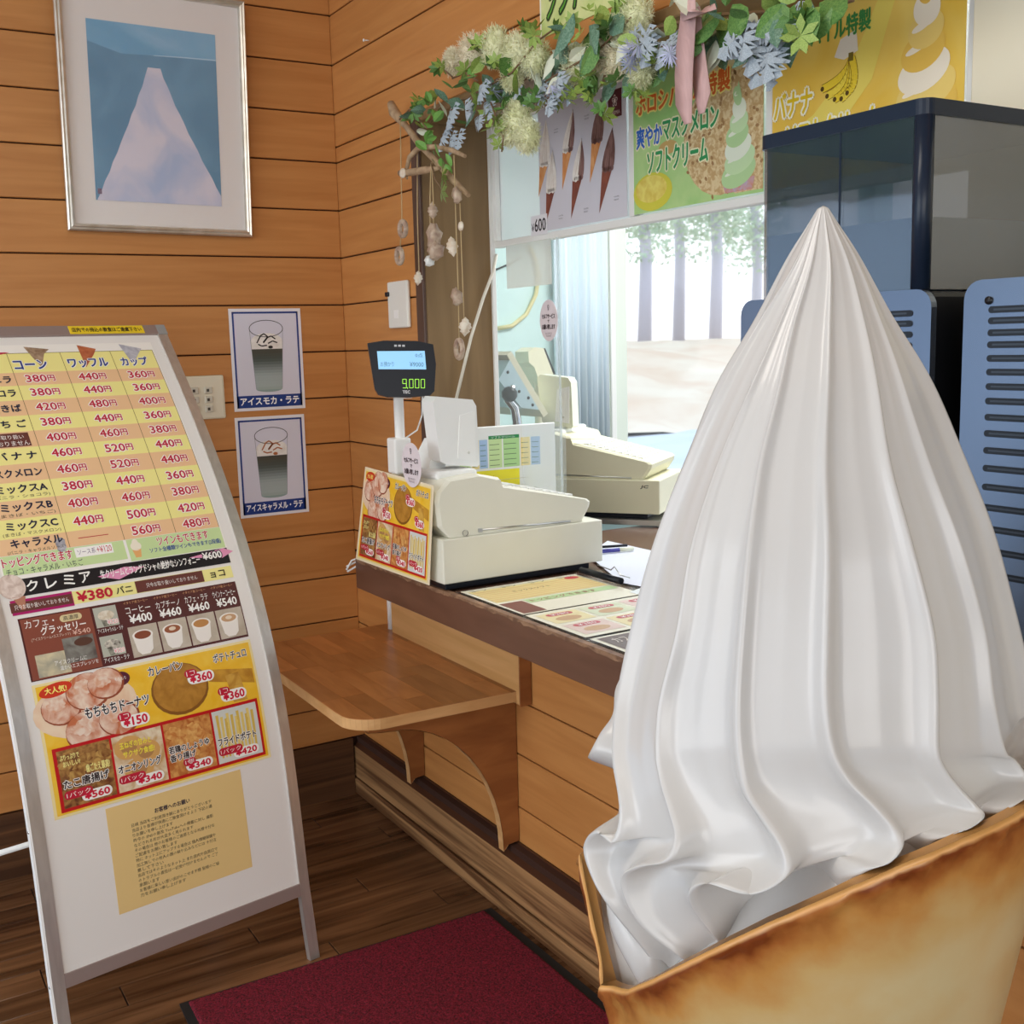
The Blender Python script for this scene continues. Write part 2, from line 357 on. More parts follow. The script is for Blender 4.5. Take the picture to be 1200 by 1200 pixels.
for i, (px, Y, h, r, lab) in enumerate(((755, 25, 7, 1.2, 'haze-paled tree beside the kitchen window frame'), (795, 28.5, 8, 1.4, 'tall tree in the middle of the kitchen window view'), (838, 25.5, 7.5, 1.2, 'bushy tree right of centre in the kitchen window view'), (885, 29, 7, 1.4, 'tree nearest the coffee hopper in the window view'))):
    p = at(px, 400, 'Y', Y); tree(p.x, Y, 1.35, h*1.35, r, lab, trunk=.24)
for i in range(13):   # dark hedge the hopper mirrors
    pass
hd = MB()
def hedge(x0, y0, x1, y1, h, n, name, lab, zb=0):
    m = MB()
    for k in range(n):
        t = (k+random.random()*.6)/n; c = (x0+(x1-x0)*t, y0+(y1-y0)*t, zb+h*random.uniform(.30, .42)); rr = h*random.uniform(.45, .62)
        m.ell(c, (rr*1.2, rr*1.2, rr), 10, f=lambda th, a: 1+.10*math.sin(5*a+3*th))
    tag(m.build(name, [DARKF], fixn=False), lab, 'hedge')
hedge(-30, 6, -16, 30, 3.4, 46, 'hedge', 'dark line of bushes on the bank across the car park, mirrored in the hopper side', 4.6)
b_ = MB(); b_.prism([(0, -.4), (7, 5.0), (20, 5.2), (20, -.4)], (-24.5, -2, 0), (-.86, .5, 0), (0, 0, 1), (30, 51.4, 0)); struct(b_.build('slope', [mat('pale_slope', (.50, .58, .68), .9)]))
hedge(-16, -24, 20, -24, 4.4, 26, 'hedge', 'dark line of bushes behind the viewer, mirrored in the hopper end')

# ------------------------------------------------------------ counter
ct = empty('counter', (0, 0, 0), label='long brown serving counter with worn front edge under the window opening', cat='counter')
CF0, CZ = -.250, .979      # front face and top of the counter
MB().box((CF0+.006, -5.0, .890), (-.014, -.590, .974)).box((-.014, -5.0, .892), (.95, -.640, .974)).build('worktop', [TOPB], ct)
MB().rbox((CF0-.004, -5.0, .888), (CF0+.006, -.578, .978), .002, seg=1).rbox((CF0, -.590, .888), (-.014, -.578, .978), .002, seg=1).build('front_edge', [EDGEB], ct)
wm = MB(); random.seed(3); y = -5.0; top = []; bot = []
while y < -.58:
    top.append((y, CZ)); bot.append((y, CZ-random.uniform(.004, .013))); y += random.uniform(.010, .03)
vs = [(CF0-.0052, a, b) for a, b in top]+[(CF0-.0052, a, b) for a, b in bot]+[(CF0+.010, a, b) for a, b in top]; n = len(top)
wm.add(vs, [(i, i+1, n+i+1, n+i) for i in range(n-1)]+[(i, i+1, 2*n+i+1, 2*n+i) for i in range(n-1)])
wm.build('worn_lip', [WORN], ct)
MB().rbox((CF0+.014, -3.3, CZ-.002), (.32, -1.17, CZ+.0005), .001, seg=1).build('clear_cover_sheet', [GLASSY], ct)
# menu under/over the sheet
def flatM(o, ux, uy, nrm):
    o, ux, uy, nrm = map(Vector, (o, ux, uy, nrm)); return lambda u, v, h: o+ux*u+uy*v+nrm*h
def counter_menu(name, loc, ang, w, h, lab, kind):
    r = empty(name, loc, ang, label=lab, cat='menu')
    MB().box((0, 0, 0), (w, h, .0006)).build('paper', [H('F4F0DC', .25)], r)
    P = Print(lambda u, v, k: (u, v, .0008+k))
    if kind == 0:
        P.rect(.01, h*.45, w-.01, h*.93, H('EAD896'), 1)
        for i in range(7): P.rect(.012, h*(.48+.06*i), w-.012, h*(.505+.06*i), H('E3BE7E'), 2)
        P.rect(w*.02, h*.02, w*.2, h*.40, H('7B3B33'), 1); P.rect(.22*w, .3*h, w-.01, h*.42, H('BCD9A0'), 1)
        for i, (a, b) in enumerate(((.1, .62), (.35, .62), (.6, .62), (.85, .62))):
            P.text('コーン', w*(a-.05), h*.9, w*(a+.08), h*.96, H('3A2A22'), 3)
        P.ell(w*.9, h*.88, w*.06, h*.05, H('C8283A'), 3)
        P.text('ミックスソフト', w*.3, h*.70, w*.62, h*.76, H('6A4A28'), 3); P.text('トッピングできます', w*.25, h*.32, w*.8, h*.39, H('A02838'), 3)
    elif kind == 1:
        for i in range(3):
            for j_ in range(2):
                u0, v0 = w*(.04+.32*i), h*(.08+.46*j_); P.rect(u0, v0, u0+w*.29, v0+h*.38, H(('E7CFC6', 'EFE2B0', 'DCE3C4')[(i+j_) % 3]), 1)
                P.pill(u0+w*.05, v0+h*.26, u0+w*.24, v0+h*.35, H('C84A58'), 2); P.text('¥380', u0+w*.08, v0+h*.275, u0+w*.21, v0+h*.335, H('FFFFFF'), 3)
                P.ell(u0+w*.14, v0+h*.13, w*.09, h*.08, H('CFA77E'), 2)
    else:
        P.rect(.01, .01, w-.01, h-.01, H('6E5A56'), 1)
        for i in range(3): P.ell(w*(.2+.3*i), h*.45, w*.09, h*.22, H('C9A58E'), 2)
        P.text('カフェ・グラッセリー', w*.08, h*.8, w*.6, h*.92, H('F2EADF'), 3)
    P.build(r)
counter_menu('menu_sheet', (-.228, -1.485, .9798), 0, .35, .30, 'green and yellow price menu under clear sheet in front of the register', 0)
counter_menu('menu_sheet', (-.228, -1.735, .9798), 0, .37, .24, 'pink and cream snack menu lying next to the price menu on counter', 1)
counter_menu('menu_sheet', (-.228, -2.06, .9798), 0, .38, .31, 'brown coffee menu on counter nearest the soft cream statue', 2)

# corner table shelf under the counter
tb = empty('corner_table', (0, 0, 0), label='laminated wood corner table with rounded front corner below the counter', cat='table')
ol = [(-.022, -.262), (-.508, -.262), (-.516, -1.02)]
for k in range(1, 9): a = PI+PI/2*k/9; ol.append((-.426+.09*math.cos(a), -1.045+.09*math.sin(a)))
ol += [(-.426, -1.135), (-.0145, -1.150), (-.0145, -.262)]
ol = ol[1:]; 
MB().prism(ol, (0, 0, .648), (1, 0, 0), (0, 1, 0), (0, 0, .026)).build('tabletop', [BRKT], tb)
edge = MB()
for i in range(len(ol)-2):
    a, b = Vector((*ol[i], 0)), Vector((*ol[i+1], 0)); d = (b-a).normalized(); nn = Vector((d.y, -d.x, 0)); 
    if nn.dot(a-Vector((-.25, -.7, 0))) < 0: nn = -nn
    edge.add([a+Vector((0, 0, .647)), b+Vector((0, 0, .647)), b+Vector((0, 0, .675)), a+Vector((0, 0, .675))]+[v+nn*.0015 for v in (a+Vector((0, 0, .647)), b+Vector((0, 0, .647)), b+Vector((0, 0, .675)), a+Vector((0, 0, .675)))], [(4, 5, 6, 7), (0, 1, 5, 4), (3, 2, 6, 7)])
edge.build('front_edge', [SHELFE], tb, fixn=False)
# glued staves of the top: one piece per visible stave, clipped to the outline
def clip_x(poly, x, keep_gt):
    q = [(p[1], p[0]) for p in poly]; q = clip(q, x, keep_gt); return [(p[1], p[0]) for p in q]
xs = [-.52+.065*i for i in range(9)]
random.seed(11)
for i in range(8):
    ycuts = [-1.16]; y = -1.16+random.uniform(.1, .4)
    while y < -.33: ycuts.append(y); y += random.uniform(.22, .42)
    ycuts.append(-.25)
    for a, b in zip(ycuts, ycuts[1:]):
        q = clip(clip(ol, a+.0004, True), b-.0004, False)
        if len(q) > 2: q = clip_x(q, xs[i]+.0003, True)
        if len(q) > 2: q = clip_x(q, xs[i+1]-.0003, False)
        if len(q) > 2: MB().prism(q, (0, 0, .674), (1, 0, 0), (0, 1, 0), (0, 0, .002)).build('stave', [SHELFW], tb)
MB().rbox((-.050, -1.165, .640), (-.0145, -.372, .884), .002, seg=1).build('wall_cleat', [CLEAT], tb)
MB().rbox((-.051, -1.170, .638), (-.0145, -1.1655, .884), .001, seg=1).build('cleat_end', [BRKT], tb)
def bracket(y):
    P = [(-.0145, .647), (-.455, .647), (-.455, .625), (-.40, .618)]
    for k in range(13):
        a = k/12*PI/2; P.append((-.40+.335*math.sin(a), .20+.418*math.cos(a)-.0))
    P += [(-.05, .215), (-.0145, .218)]
    MB().prism(P, (0, y, 0), (1, 0, 0), (0, 0, 1), (0, .025, 0)).build('bracket', [BRKT], tb)
    e = MB(); Q = P[2:-1]
    e.add([(p[0]-.0012, y-.001, p[1]-.0012) for p in Q]+[(p[0]-.0012, y+.026, p[1]-.0012) for p in Q], [(i, i+1, len(Q)+i+1, len(Q)+i) for i in range(len(Q)-1)])
    e.build('bracket_edge', [SHELFE], tb, fixn=False)
bracket(-1.085); bracket(-.50)
# pipe below the counter
tag(MB().tube([(-.034, -.335, .886), (-.034, -.335, .6765)], .012, 10).build('white_pipe', [WPL]), 'short white pipe under the far end of the counter', 'pipe')

# ------------------------------------------------------------ door mat
mt_ = empty('door_mat', (0, 0, 0), label='dark red carpet mat with black rubber rim on the floor', cat='mat')
o = MB().prism([(-.075, -1.02), (-.955, -.995), (-1.00, -2.36), (-.075, -2.38)], (0, 0, .0005), (1, 0, 0), (0, 1, 0), (0, 0, .005)).build('rubber_rim', [RUB], mt_)
MATR = mat('carpet_burgundy', (.060, .002, .008), .95, col2=(.26, .010, .030), scale=(190, 190, 190), bump=1, detail=3, lo=.35, hi=.65)
cm = MB(); nx, ny = 150, 220
for i in range(nx+1):
    for j_ in range(ny+1):
        u, v = i/nx, j_/ny; x = (-.935-.03*v)*(1-u)+(-.10)*u; y = (-1.001*(1-u)-1.026*u)*(1-v)+(-2.34)*v
        e = min(i, nx-i, j_, ny-j_); cm.v.append((x, y, .005+(0 if e == 0 else .006+random.uniform(-.0013, .0013))))
for i in range(nx):
    for j_ in range(ny): cm.f.append([i*(ny+1)+j_, (i+1)*(ny+1)+j_, (i+1)*(ny+1)+j_+1, i*(ny+1)+j_+1]); cm.m.append(0); cm.sm.append(True)
o = cm.build('carpet_pile', [MATR], mt_, fixn=False)

# ------------------------------------------------------------ menu sign stand
R0 = Vector((-.583, -.971, 0)); WV = Vector((.9847, .1745, 0)).normalized(); NV = Vector((-WV.y, WV.x, 0)); BW = .67
CF = (-.125, .516, -.408, .231, -.006)
def nprof(z): return (((CF[0]*z+CF[1])*z+CF[2])*z+CF[3])*z+CF[4]
_z = [1.671*(1-i/400) for i in range(401)]; _s = [0]
for i in range(400): _s.append(_s[-1]+math.hypot(_z[i]-_z[i+1], nprof(_z[i])-nprof(_z[i+1])))
def z_of(s):
    if s <= 0: return 1.671-s*.85
    import bisect
    i = min(399, max(0, bisect.bisect(_s, s)-1)); return _z[i]+(_z[i+1]-_z[i])*(s-_s[i])/(_s[i+1]-_s[i])
def BM_(u, v, h):      # board map: u across, v = -(distance down from the top)
    z = z_of(-v); n0 = nprof(z); dn = (nprof(z+.002)-nprof(z-.002))/.004; nl = math.hypot(1, dn); nrm = (NV*-1+Vector((0, 0, dn)))/nl
    return R0+WV*(u-BW)+NV*n0+Vector((0, 0, z))+nrm*h
sign = empty('menu_sign', (0, 0, 0), label='tall curved aluminium menu sign stand covered with price menus', cat='sign')
sign.location = R0-WV*BW*.5; so = sign.location.copy()
def BM(u, v, h): return BM_(u, v, h)-so
def strip(u0, u1, s0, s1, h0, h1, name, m, par=sign, k=None):
    k = k or max(1, int((s1-s0)/.02)); mb = MB(); vs = []
    for i in range(k+1):
        s_ = s0+(s1-s0)*i/k; vs += [BM(u0, -s_, h0), BM(u1, -s_, h0), BM(u1, -s_, h1), BM(u0, -s_, h1)]
    fs = [(4*i+a, 4*i+(a+1) % 4, 4*i+4+(a+1) % 4, 4*i+4+a) for i in range(k) for a in range(4)]+[(0, 1, 2, 3), (4*k, 4*k+3, 4*k+2, 4*k+1)]
    mb.add(vs, fs); return mb.build(name, m, par)
SL = _s[-1]
strip(.022, .648, .02, 1.66, -.006, 0, 'panel', [H('EDEBE8', .3)])
strip(0, .028, 0, SL, -.012, .006, 'side_rail', [ALU]); strip(.642, .67, 0, SL, -.012, .006, 'side_rail', [ALU])
strip(-.004, 0, 0, SL, -.014, .004, 'rail_liner', [H('F5F4F2')]); 
strip(.02, .65, -.004, .028, -.010, .007, 'top_rail', [ALUB]); strip(.645, .672, -.004, .03, -.010, .0075, 'corner_cap', [H('9A9C9C')]); strip(-.002, .02, -.004, .03, -.010, .0075, 'corner_cap', [H('9A9C9C')])
strip(.028, .642, 1.640, 1.672, -.010, .006, 'bottom_rail', [ALUB])
for u in (.012, .658):
    MB().tube([BM(u, -.30, -.02), Vector(BM(u, -.30, -.02))+NV*.0+Vector((0, 0, -.2))+NV*.12, Vector((0, 0, .006))+R0-so+WV*(u-BW)+NV*.60], .009, 8).build('rear_leg', [WPL], sign)
a0 = Vector((0, 0, .33))+R0-so+WV*(.012-BW)+NV*.50; a1 = Vector((0, 0, .33))+R0-so+WV*(.658-BW)+NV*.50
MB().tube([a0, a1], .008, 8).build('cross_bar', [WPL], sign)
MB().tube([BM(.668, -1.672, -.004), BM(.668, -SL, -.004)], .007, 8).build('inner_leg', [WPL], sign)
for u in (.0, .67):
    for s_ in (.9, 1.3, 1.66): 
        p = BM(u, -s_, -.004); MB().ell(p, (.006, .006, .006), 8).build('rivet', [CHROME], sign)

RED = H('C41F3A'); NAVY = H('1E3A8A'); DK = H('2A1A1E'); WH = H('FBFBF8'); YEL = H('F6EE9A'); PCH = H('F0C79A'); BRN = H('6A3A34'); BLACK = H('1C1A20'); GRN = H('CBE3A6'); MAG = H('B0186A')
def sheet(name, u0, s0, u1, s1, col, h0=.0004, lab=None):
    o = strip(u0, u1, s0, s1, 0.0001, h0+.0002, name, [col]); 
    if lab: o['label'] = lab
    return o
def bprint(par, base=.0007): return Print(lambda u, v, h: BM(u, v, base+h), step=.018)
# --- price table
sh = sheet('price_table', .046, .055, .612, .768, H('F7F5F0'), lab='yellow and orange soft cream price table')
P = bprint(sh)
rows = [.148, .190, .237, .284, .332, .379, .426, .476, .525, .574, .624, .665]
P.rect(.048, -.148, .607, -.083, YEL, 1)
for i in range(11): P.rect(.048, -rows[i+1], .607, -rows[i], (PCH, YEL)[i % 2], 1)
cols = [.048, .214, .350, .486, .607]
LN = H('6B4A20')
for c in cols[1:]: P.rect(c-.0006, -.665, c+.0006, -.083, LN, 2)
P.rect(.048, -.0845, .607, -.083, LN, 2)
for t, a, b in (('コーン', .222, .305), ('ワッフル', .362, .468), ('カップ', .505, .580)): P.text(t, a, -.138, b, -.108, NAVY, 4, out=WH, ow=.05, off=.03)
P.poly([(.262, -.062), (.325, -.072), (.308, -.088), (.29, -.135), (.278, -.105)], H('B89F84', col2=hexc('8A6E56'), scale=(60, 60, 60)), 3)
P.poly([(.402, -.060), (.45, -.075), (.438, -.095), (.405, -.138)], H('B05A3C', col2=hexc('C87850'), scale=(60, 60, 60)), 3)
P.poly([(.518, -.060), (.578, -.078), (.565, -.094), (.548, -.118), (.532, -.116)], H('C9C9D2', col2=hexc('A9A9B6'), scale=(60, 60, 60)), 3)
pr = [('380', '440', '360'), ('380', '440', '360'), ('420', '480', '400'), ('380', '440', '360'), ('400', '460', '380'), ('460', '520', '440'), ('460', '520', '440'), ('380', '440', '360'), ('400', '460', '380'), ('440', '500', '420'), (None, '560', '480')]
for i, r in enumerate(pr):
    m_ = -(rows[i]+rows[i+1])/2
    for c in range(3):
        a = cols[c+1]+.025
        if r[c]:
            P.text(r[c], a, m_-.0115, a+.052, m_+.0115, RED, 4, out=WH, ow=.055, off=.022); P.text('円', a+.055, m_-.010, a+.073, m_+.009, RED, 4, out=WH, ow=.05, off=.03)
        else: P.rect(a, m_-.001, a+.075, m_+.001, RED, 3)
labs = ['バニラ', 'ショコラ', 'まきば', 'い ち ご', None, 'バ ナ ナ', 'マスクメロン', 'ミックスA', 'ミックスB', 'ミックスC', 'キャラメル']
subs = {7: '(バニラ・ショコラ)', 8: '(まきば・いちご)', 9: '(まきば・マスクメロン)', 10: '(バニラ・キャラメルソース)'}
for i, t in enumerate(labs):
    m_ = -(rows[i]+rows[i+1])/2
    if t:
        w_ = min(.135, .024*len(t.replace(' ', ''))+.012*t.count(' ')); up = .006 if i in subs else 0
        P.text(t, .202-w_, m_-.011+up, .202, m_+.011+up, H('1E2440'), 4, off=.032)
    if i in subs: P.text(subs[i], .07, m_-.021, .205, m_-.010, H('5A5048'), 4)
P.rect(.07, -.376, .198, -.336, BRN, 3); P.text('只今お取り扱い', .09, -.354, .185, -.341, WH, 4); P.text('しておりません', .09, -.373, .195, -.359, WH, 4)
P.ell(.195, -.655, .012, .020, H('8E8E98', col2=hexc('C8C8D0'), scale=(80, 80, 80)), 4, jag=.15)
# red flourish and paper mark at the top left
P.poly([(.05, -.10), (.09, -.115), (.15, -.100), (.222, -.080), (.16, -.078), (.09, -.072), (.05, -.062)], H('C4214A'), 3)
# green boxes
P.rect(.05, -.716, .345, -.666, GRN, 1); P.rect(.352, -.724, .608, -.666, GRN, 1)
P.text('トッピングできます', .052, -.695, .215, -.670, RED, 4, out=WH, ow=.05, off=.02); P.text('チョコ・キャラメル・いちご', .056, -.716, .235, -.698, H('2A3A50'), 4)
P.rect(.222, -.694, .315, -.669, WH, 3); P.text('ソース系', .228, -.688, .272, -.674, H('7A6A8A'), 4); P.text('+¥120', .275, -.689, .312, -.672, RED, 4)
P.text('ツインもできます', .43, -.693, .570, -.670, RED, 4, out=WH, ow=.04, off=.02); P.text('ソフト全種類ツインもできます(2段盛)', .405, -.712, .600, -.697, H('2A4AA0'), 4, off=.015)
P.poly([(.366, -.716), (.380, -.716), (.384, -.695), (.362, -.695)], H('E8B070'), 3); P.ell(.373, -.686, .014, .012, H('F5EEDC'), 3); P.ell(.373, -.676, .008, .009, H('F5EEDC'), 3.4)
# black band
P.rect(.060, -.768, .610, -.726, BLACK, 2)
P.poly([(.26, -.75), (.33, -.735), (.38, -.742), (.31, -.765)], H('E89AC0'), 2.5); P.poly([(.50, -.738), (.60, -.726), (.625, -.738), (.59, -.752)], H('E89AC0'), 2.5)
for t, u in zip('クレミア', (.105, .148, .190, .230)): P.text(t, u-.012, -.759, u+.014, -.733, WH, 4, off=.02)
P.text('生クリームとラングドシャの絶妙なシンフォニー', .268, -.757, .528, -.735, WH, 4, off=.02); P.text('¥600', .538, -.750, .590, -.731, WH, 4, out=BLACK, ow=.08, off=.03)
P.ell(.060, -.742, .030, .032, H('EADBD2', col2=hexc('C9B2A6'), scale=(60, 60, 60)), 3.4, rot=.7); P.poly([(.055, -.768), (.085, -.768), (.078, -.80), (.070, -.80)], H('B97F66'), 3.4)
P.build(sh)
# strip of price under the band
sh = sheet('price_strip', .048, .776, .607, .808, H('F3EC9C'), lab='pale yellow strip reading 380 yen with cover stickers'); P = bprint(sh)
P.rect(.048, -.811, .190, -.775, MAG, 1); P.rect(.046, -.805, .188, -.781, BRN, 2); P.text('只今お取り扱いしておりません', .055, -.799, .180, -.787, WH, 4)
P.text('¥380', .200, -.804, .285, -.780, RED, 4, off=.03); P.text('バニ', .295, -.801, .335, -.783, DK, 4, off=.02)
P.rect(.345, -.807, .525, -.777, BRN, 2); P.text('只今お取り扱いしておりません', .372, -.798, .508, -.786, WH, 4); P.text('ョコ', .545, -.801, .585, -.784, DK, 4, off=.02)
P.build(sh)
# coffee poster
sh = sheet('coffee_menu', .056, .820, .607, .970, H('5A3030', .25), lab='brown coffee and float price card'); P = bprint(sh)
P.rect(.060, -.968, .222, -.823, H('8A4A3A'), 1)
P.text('カフェ・', .068, -.846, .135, -.828, WH, 4); P.text('グラッセリー', .10, -.868, .205, -.848, WH, 4, off=.015); P.text('(アイスクリーム+エスプレッソ)', .075, -.880, .165, -.871, H('E8D8C8'), 4); P.text('¥540', .170, -.881, .212, -.869, H('F0C8B8'), 4)
P.pill(.148, -.846, .200, -.829, H('E0CFA0'), 2); P.text('高濃厚', .156, -.843, .192, -.832, DK, 4)
P.rect(.075, -.965, .150, -.912, H('A5A292', col2=hexc('D8CDAA'), scale=(30, 30, 30)), 2); P.rect(.142, -.945, .215, -.885, H('8F9088', col2=hexc('5E5450'), scale=(30, 30, 30)), 2.4)
P.ell(.19, -.90, .022, .010, H('5A3A2E'), 3); P.text('アイスクリームに', .115, -.944, .19, -.933, WH, 4); P.text('温かいエスプレッソを', .125, -.957, .215, -.947, WH, 4)
for k, (s0, c1, t2) in enumerate(((.826, 'C9B79A', 'アイスキャラメル・ラテ'), (.898, '4A443C', 'アイスモカ・ラテ'))):
    P.rect(.228, -(s0+.050), .284, -s0, H('B9BBAE'), 2); P.ell(.256, -(s0+.022), .020, .012, H(c1, col2=hexc('E8E2D4'), scale=(90, 90, 90)), 3); P.poly([(.240, -(s0+.024)), (.272, -(s0+.024)), (.266, -(s0+.049)), (.246, -(s0+.049))], H('6A6A60', col2=hexc('A8A898'), scale=(60, 60, 60)), 2.6)
    P.text('¥520', .256, -(s0+.045), .282, -(s0+.034), H('E88A90'), 4, out=WH, ow=.06); P.text(t2, .228, -(s0+.064), .290, -(s0+.053), WH, 4)
for k, (t, p) in enumerate((('コーヒー', '400'), ('カプチーノ', '460'), ('カフェ・ラテ', '460'), ('ウインナーコーヒー', '540'))):
    u = .300+.077*k
    P.text('イタリア産コーヒー', u+.004, -.831, u+.066, -.824, H('D8A070'), 4); P.text(t, u+.005, -.855, u+.068, -.838, WH, 4, off=.01); P.text('¥'+p, u+.010, -.880, u+.066, -.859, WH, 4, off=.025)
    P.rect(u, -.964, u+.073, -.888, H('C9BFB0', col2=hexc('B5A896'), scale=(20, 20, 20)), 2)
    P.poly([(u+.008, -.915), (u+.058, -.912), (u+.052, -.950), (u+.042, -.960), (u+.022, -.960), (u+.013, -.950)], H('F2EEE8'), 3)
    P.ell(u+.033, -.912, .026, .013, H('F6F2EC'), 3.4); P.ell(u+.033, -.912, .021, .010, H(('8A4A32', '9A5A3C', 'C08A50', 'C8A078')[k]), 3.8)
    if k in (1, 3): P.ell(u+.033, -.911, .009, .005, H('EAD9C4'), 4)
P.build(sh)
# snack poster, used on the sign and on the cash register
def snack(P, X, Y):
    """X(a), Y(b): unit coordinates of the poster, b measured down"""
    def rect(a0, b0, a1, b1, m, l): P.rect(X(a0), Y(b1), X(a1), Y(b0), m, l)
    def tx(t, a0, b0, a1, b1, m, l=5, **k): P.text(t, X(a0), Y(b1), X(a1), Y(b0), m, l, **k)
    def el(a, b, ra, rb, m, l, **k): P.ell(X(a), Y(b), abs(X(ra)-X(0)), abs(Y(rb)-Y(0)), m, l, **k)
    def price(t, a0, b0, a1, b1, pk):
        aw = a1-a0
        P.pill(X(a0), Y(b1), X(a1), Y(b0), WH, 4.2); pw = .11 if len(pk) > 2 else .05; P.pill(X(a0+.04-pw), Y(b0+.032), X(a0+.05), Y(b0-.032), RED, 4.4); P.text(pk, X(a0+.05-pw), Y(b0+.019), X(a0+.04), Y(b0-.019), WH, 5)
        P.text('¥'+t, X(a0+.012), Y(b1-.012), X(a1-.012), Y(b0+.012), H('D0143C'), 5, off=.035)
    YB = H('F2BE28', .3, col2=hexc('F7CC48'), scale=(20, 20, 20)); rect(0, 0, 1, 1, H('F4E4A8'), 1); rect(.012, .02, .988, .98, YB, 1.5)
    el(.20, .24, .22, .22, H('EBC8A8', col2=hexc('F3DCC0'), scale=(25, 25, 25)), 2)
    DN = H('C8724A', .35, col2=hexc('F2DCC8'), scale=(28, 28, 28), detail=5)
    dl_ = 2.2
    for a, b, r in ((.10, .21, .085), (.22, .13, .095), (.20, .42, .105), (.33, .38, .09), (.30, .10, .08)): el(a, b, r, r*1.5, H('9A4A2C', .35), dl_, jag=.01); el(a-.004, b-.006, r*.93, r*1.40, DN, dl_+.12, jag=.02); dl_ += .25; el(a-r*.2, b-r*.35, r*.45, r*.6, H('F0DCCB', .4, col2=hexc('DFA98A'), scale=(60, 60, 60)), dl_-.06, jag=.2)
    P.ell(X(.09), Y(.065), abs(X(.07)-X(0)), abs(Y(.05)-Y(0)), H('D43A1E'), 3, rot=.15); tx('大人気!', .045, .04, .135, .09, H('FFF080'), off=.03)
    el(.365, .09, .042, .055, H('5A2032'), 3); tx('もちもち', .34, .075, .39, .10, WH)
    tx('もちもちドーナツ', .19, .25, .47, .33, DK, out=WH, ow=.05, off=.025); price('150', .33, .38, .46, .47, '1コ')
    el(.62, .27, .135, .205, H('8A5A22', .35), 2.2); el(.62, .26, .125, .19, H('C08A38', .35, col2=hexc('A87428'), scale=(40, 40, 40)), 2.4, jag=.01)
    tx('カレーパン', .49, .05, .65, .12, DK, out=WH, ow=.05, off=.02); price('360', .66, .17, .79, .26, '1コ')
    P.poly([(X(.76), Y(.17)), (X(.98), Y(.24)), (X(.98), Y(.36)), (X(.76), Y(.27))], H('D9A63C', .35, col2=hexc('B9822A'), scale=(30, 30, 30)), 2.4)
    P.poly([(X(.84), Y(.25)), (X(.91), Y(.24)), (X(.93), Y(.48)), (X(.86), Y(.48))], H('B9812C', .35, col2=hexc('DDB050'), scale=(30, 30, 30)), 2.6)
    tx('ポテトチュロ', .80, .06, .965, .13, DK, out=WH, ow=.05, off=.02); price('360', .80, .37, .93, .46, '1コ')
    rect(.03, .49, .975, .965, H('C4161E'), 3)
    bgm = [H('6A3A22', .35, col2=hexc('B98A4C'), scale=(55, 55, 55), detail=6), H('C9A068', .35, col2=hexc('EFE2C8'), scale=(30, 30, 30)), H('B5602A', .35, col2=hexc('E0A860'), scale=(50, 50, 50), detail=6), H('D8DCD8', .35)]
    nm = [('たこ唐揚げ', '560', '1パック'), ('オニオンリング', '340', '1パック'), ('若鶏のしょうゆ', '340', '1個'), ('フライドポテト', '420', '1パック')]
    for k in range(4):
        a = .045+.232*k; rect(a, .515, a+.222, .94, bgm[k], 3.3)
        if k == 0:
            for q in range(9): el(a+.03+.02*q*1.0, .62+.05*((q*7) % 4), .035, .045, H('7A4420', .3, col2=hexc('C9A05A'), scale=(70, 70, 70)), 3.6, jag=.15)
        if k == 1:
            for (q, r) in ((.07, .62), (.14, .68), (.10, .80)): el(a+q, r, .065, .09, H('D9A864'), 3.6); el(a+q, r, .035, .05, H('B98A58'), 3.8)
        if k == 2:
            for q in range(7): el(a+.04+.024*q, .60+.06*((q*5) % 4), .035, .05, H('C87838', .3, col2=hexc('E8B870'), scale=(70, 70, 70)), 3.6, jag=.15)
        if k == 3:
            for q in range(11):
                u0 = a+.02+.017*q; P.poly([(X(u0), Y(.90)), (X(u0+.010), Y(.90)), (X(u0+.014+.004*(q % 3-1)), Y(.55+.02*(q % 3))), (X(u0+.004*(q % 3-1)), Y(.55+.02*(q % 3)))], H('EAD27A') if q % 2 else H('DDBE5A'), 3.6)
        if k == 0: tx('ぷりっぷりで', a+.01, .55, a+.09, .59, YEL, off=.03); tx('おいしい!', a+.02, .60, a+.09, .64, YEL, off=.03); tx('歯ごたえ最高!', a+.11, .66, a+.21, .72, YEL, off=.03)
        if k == 1: tx('玉ねぎの甘みと', a+.03, .57, a+.17, .62, H('F5E650'), off=.03); tx('サクサク食感!', a+.04, .64, a+.18, .69, H('F5E650'), off=.03)
        t, p, pk = nm[k]
        tx(t, a+.01, .735 if k != 2 else .70, a+.20, .80 if k != 2 else .755, DK, out=WH, ow=.06, off=.03)
        if k == 2: tx('香り揚げ', a+.01, .765, a+.13, .82, DK, out=WH, ow=.06, off=.03)
        price(p, a+.075, .85, a+.205, .925, pk)
sh = sheet('snack_menu', .055, .978, .608, 1.289, H('F2BE28'), lab='yellow and red fried snack price card'); P = bprint(sh); snack(P, lambda a: .055+.553*a, lambda b: -(.978+.311*b)); P.build(sh)
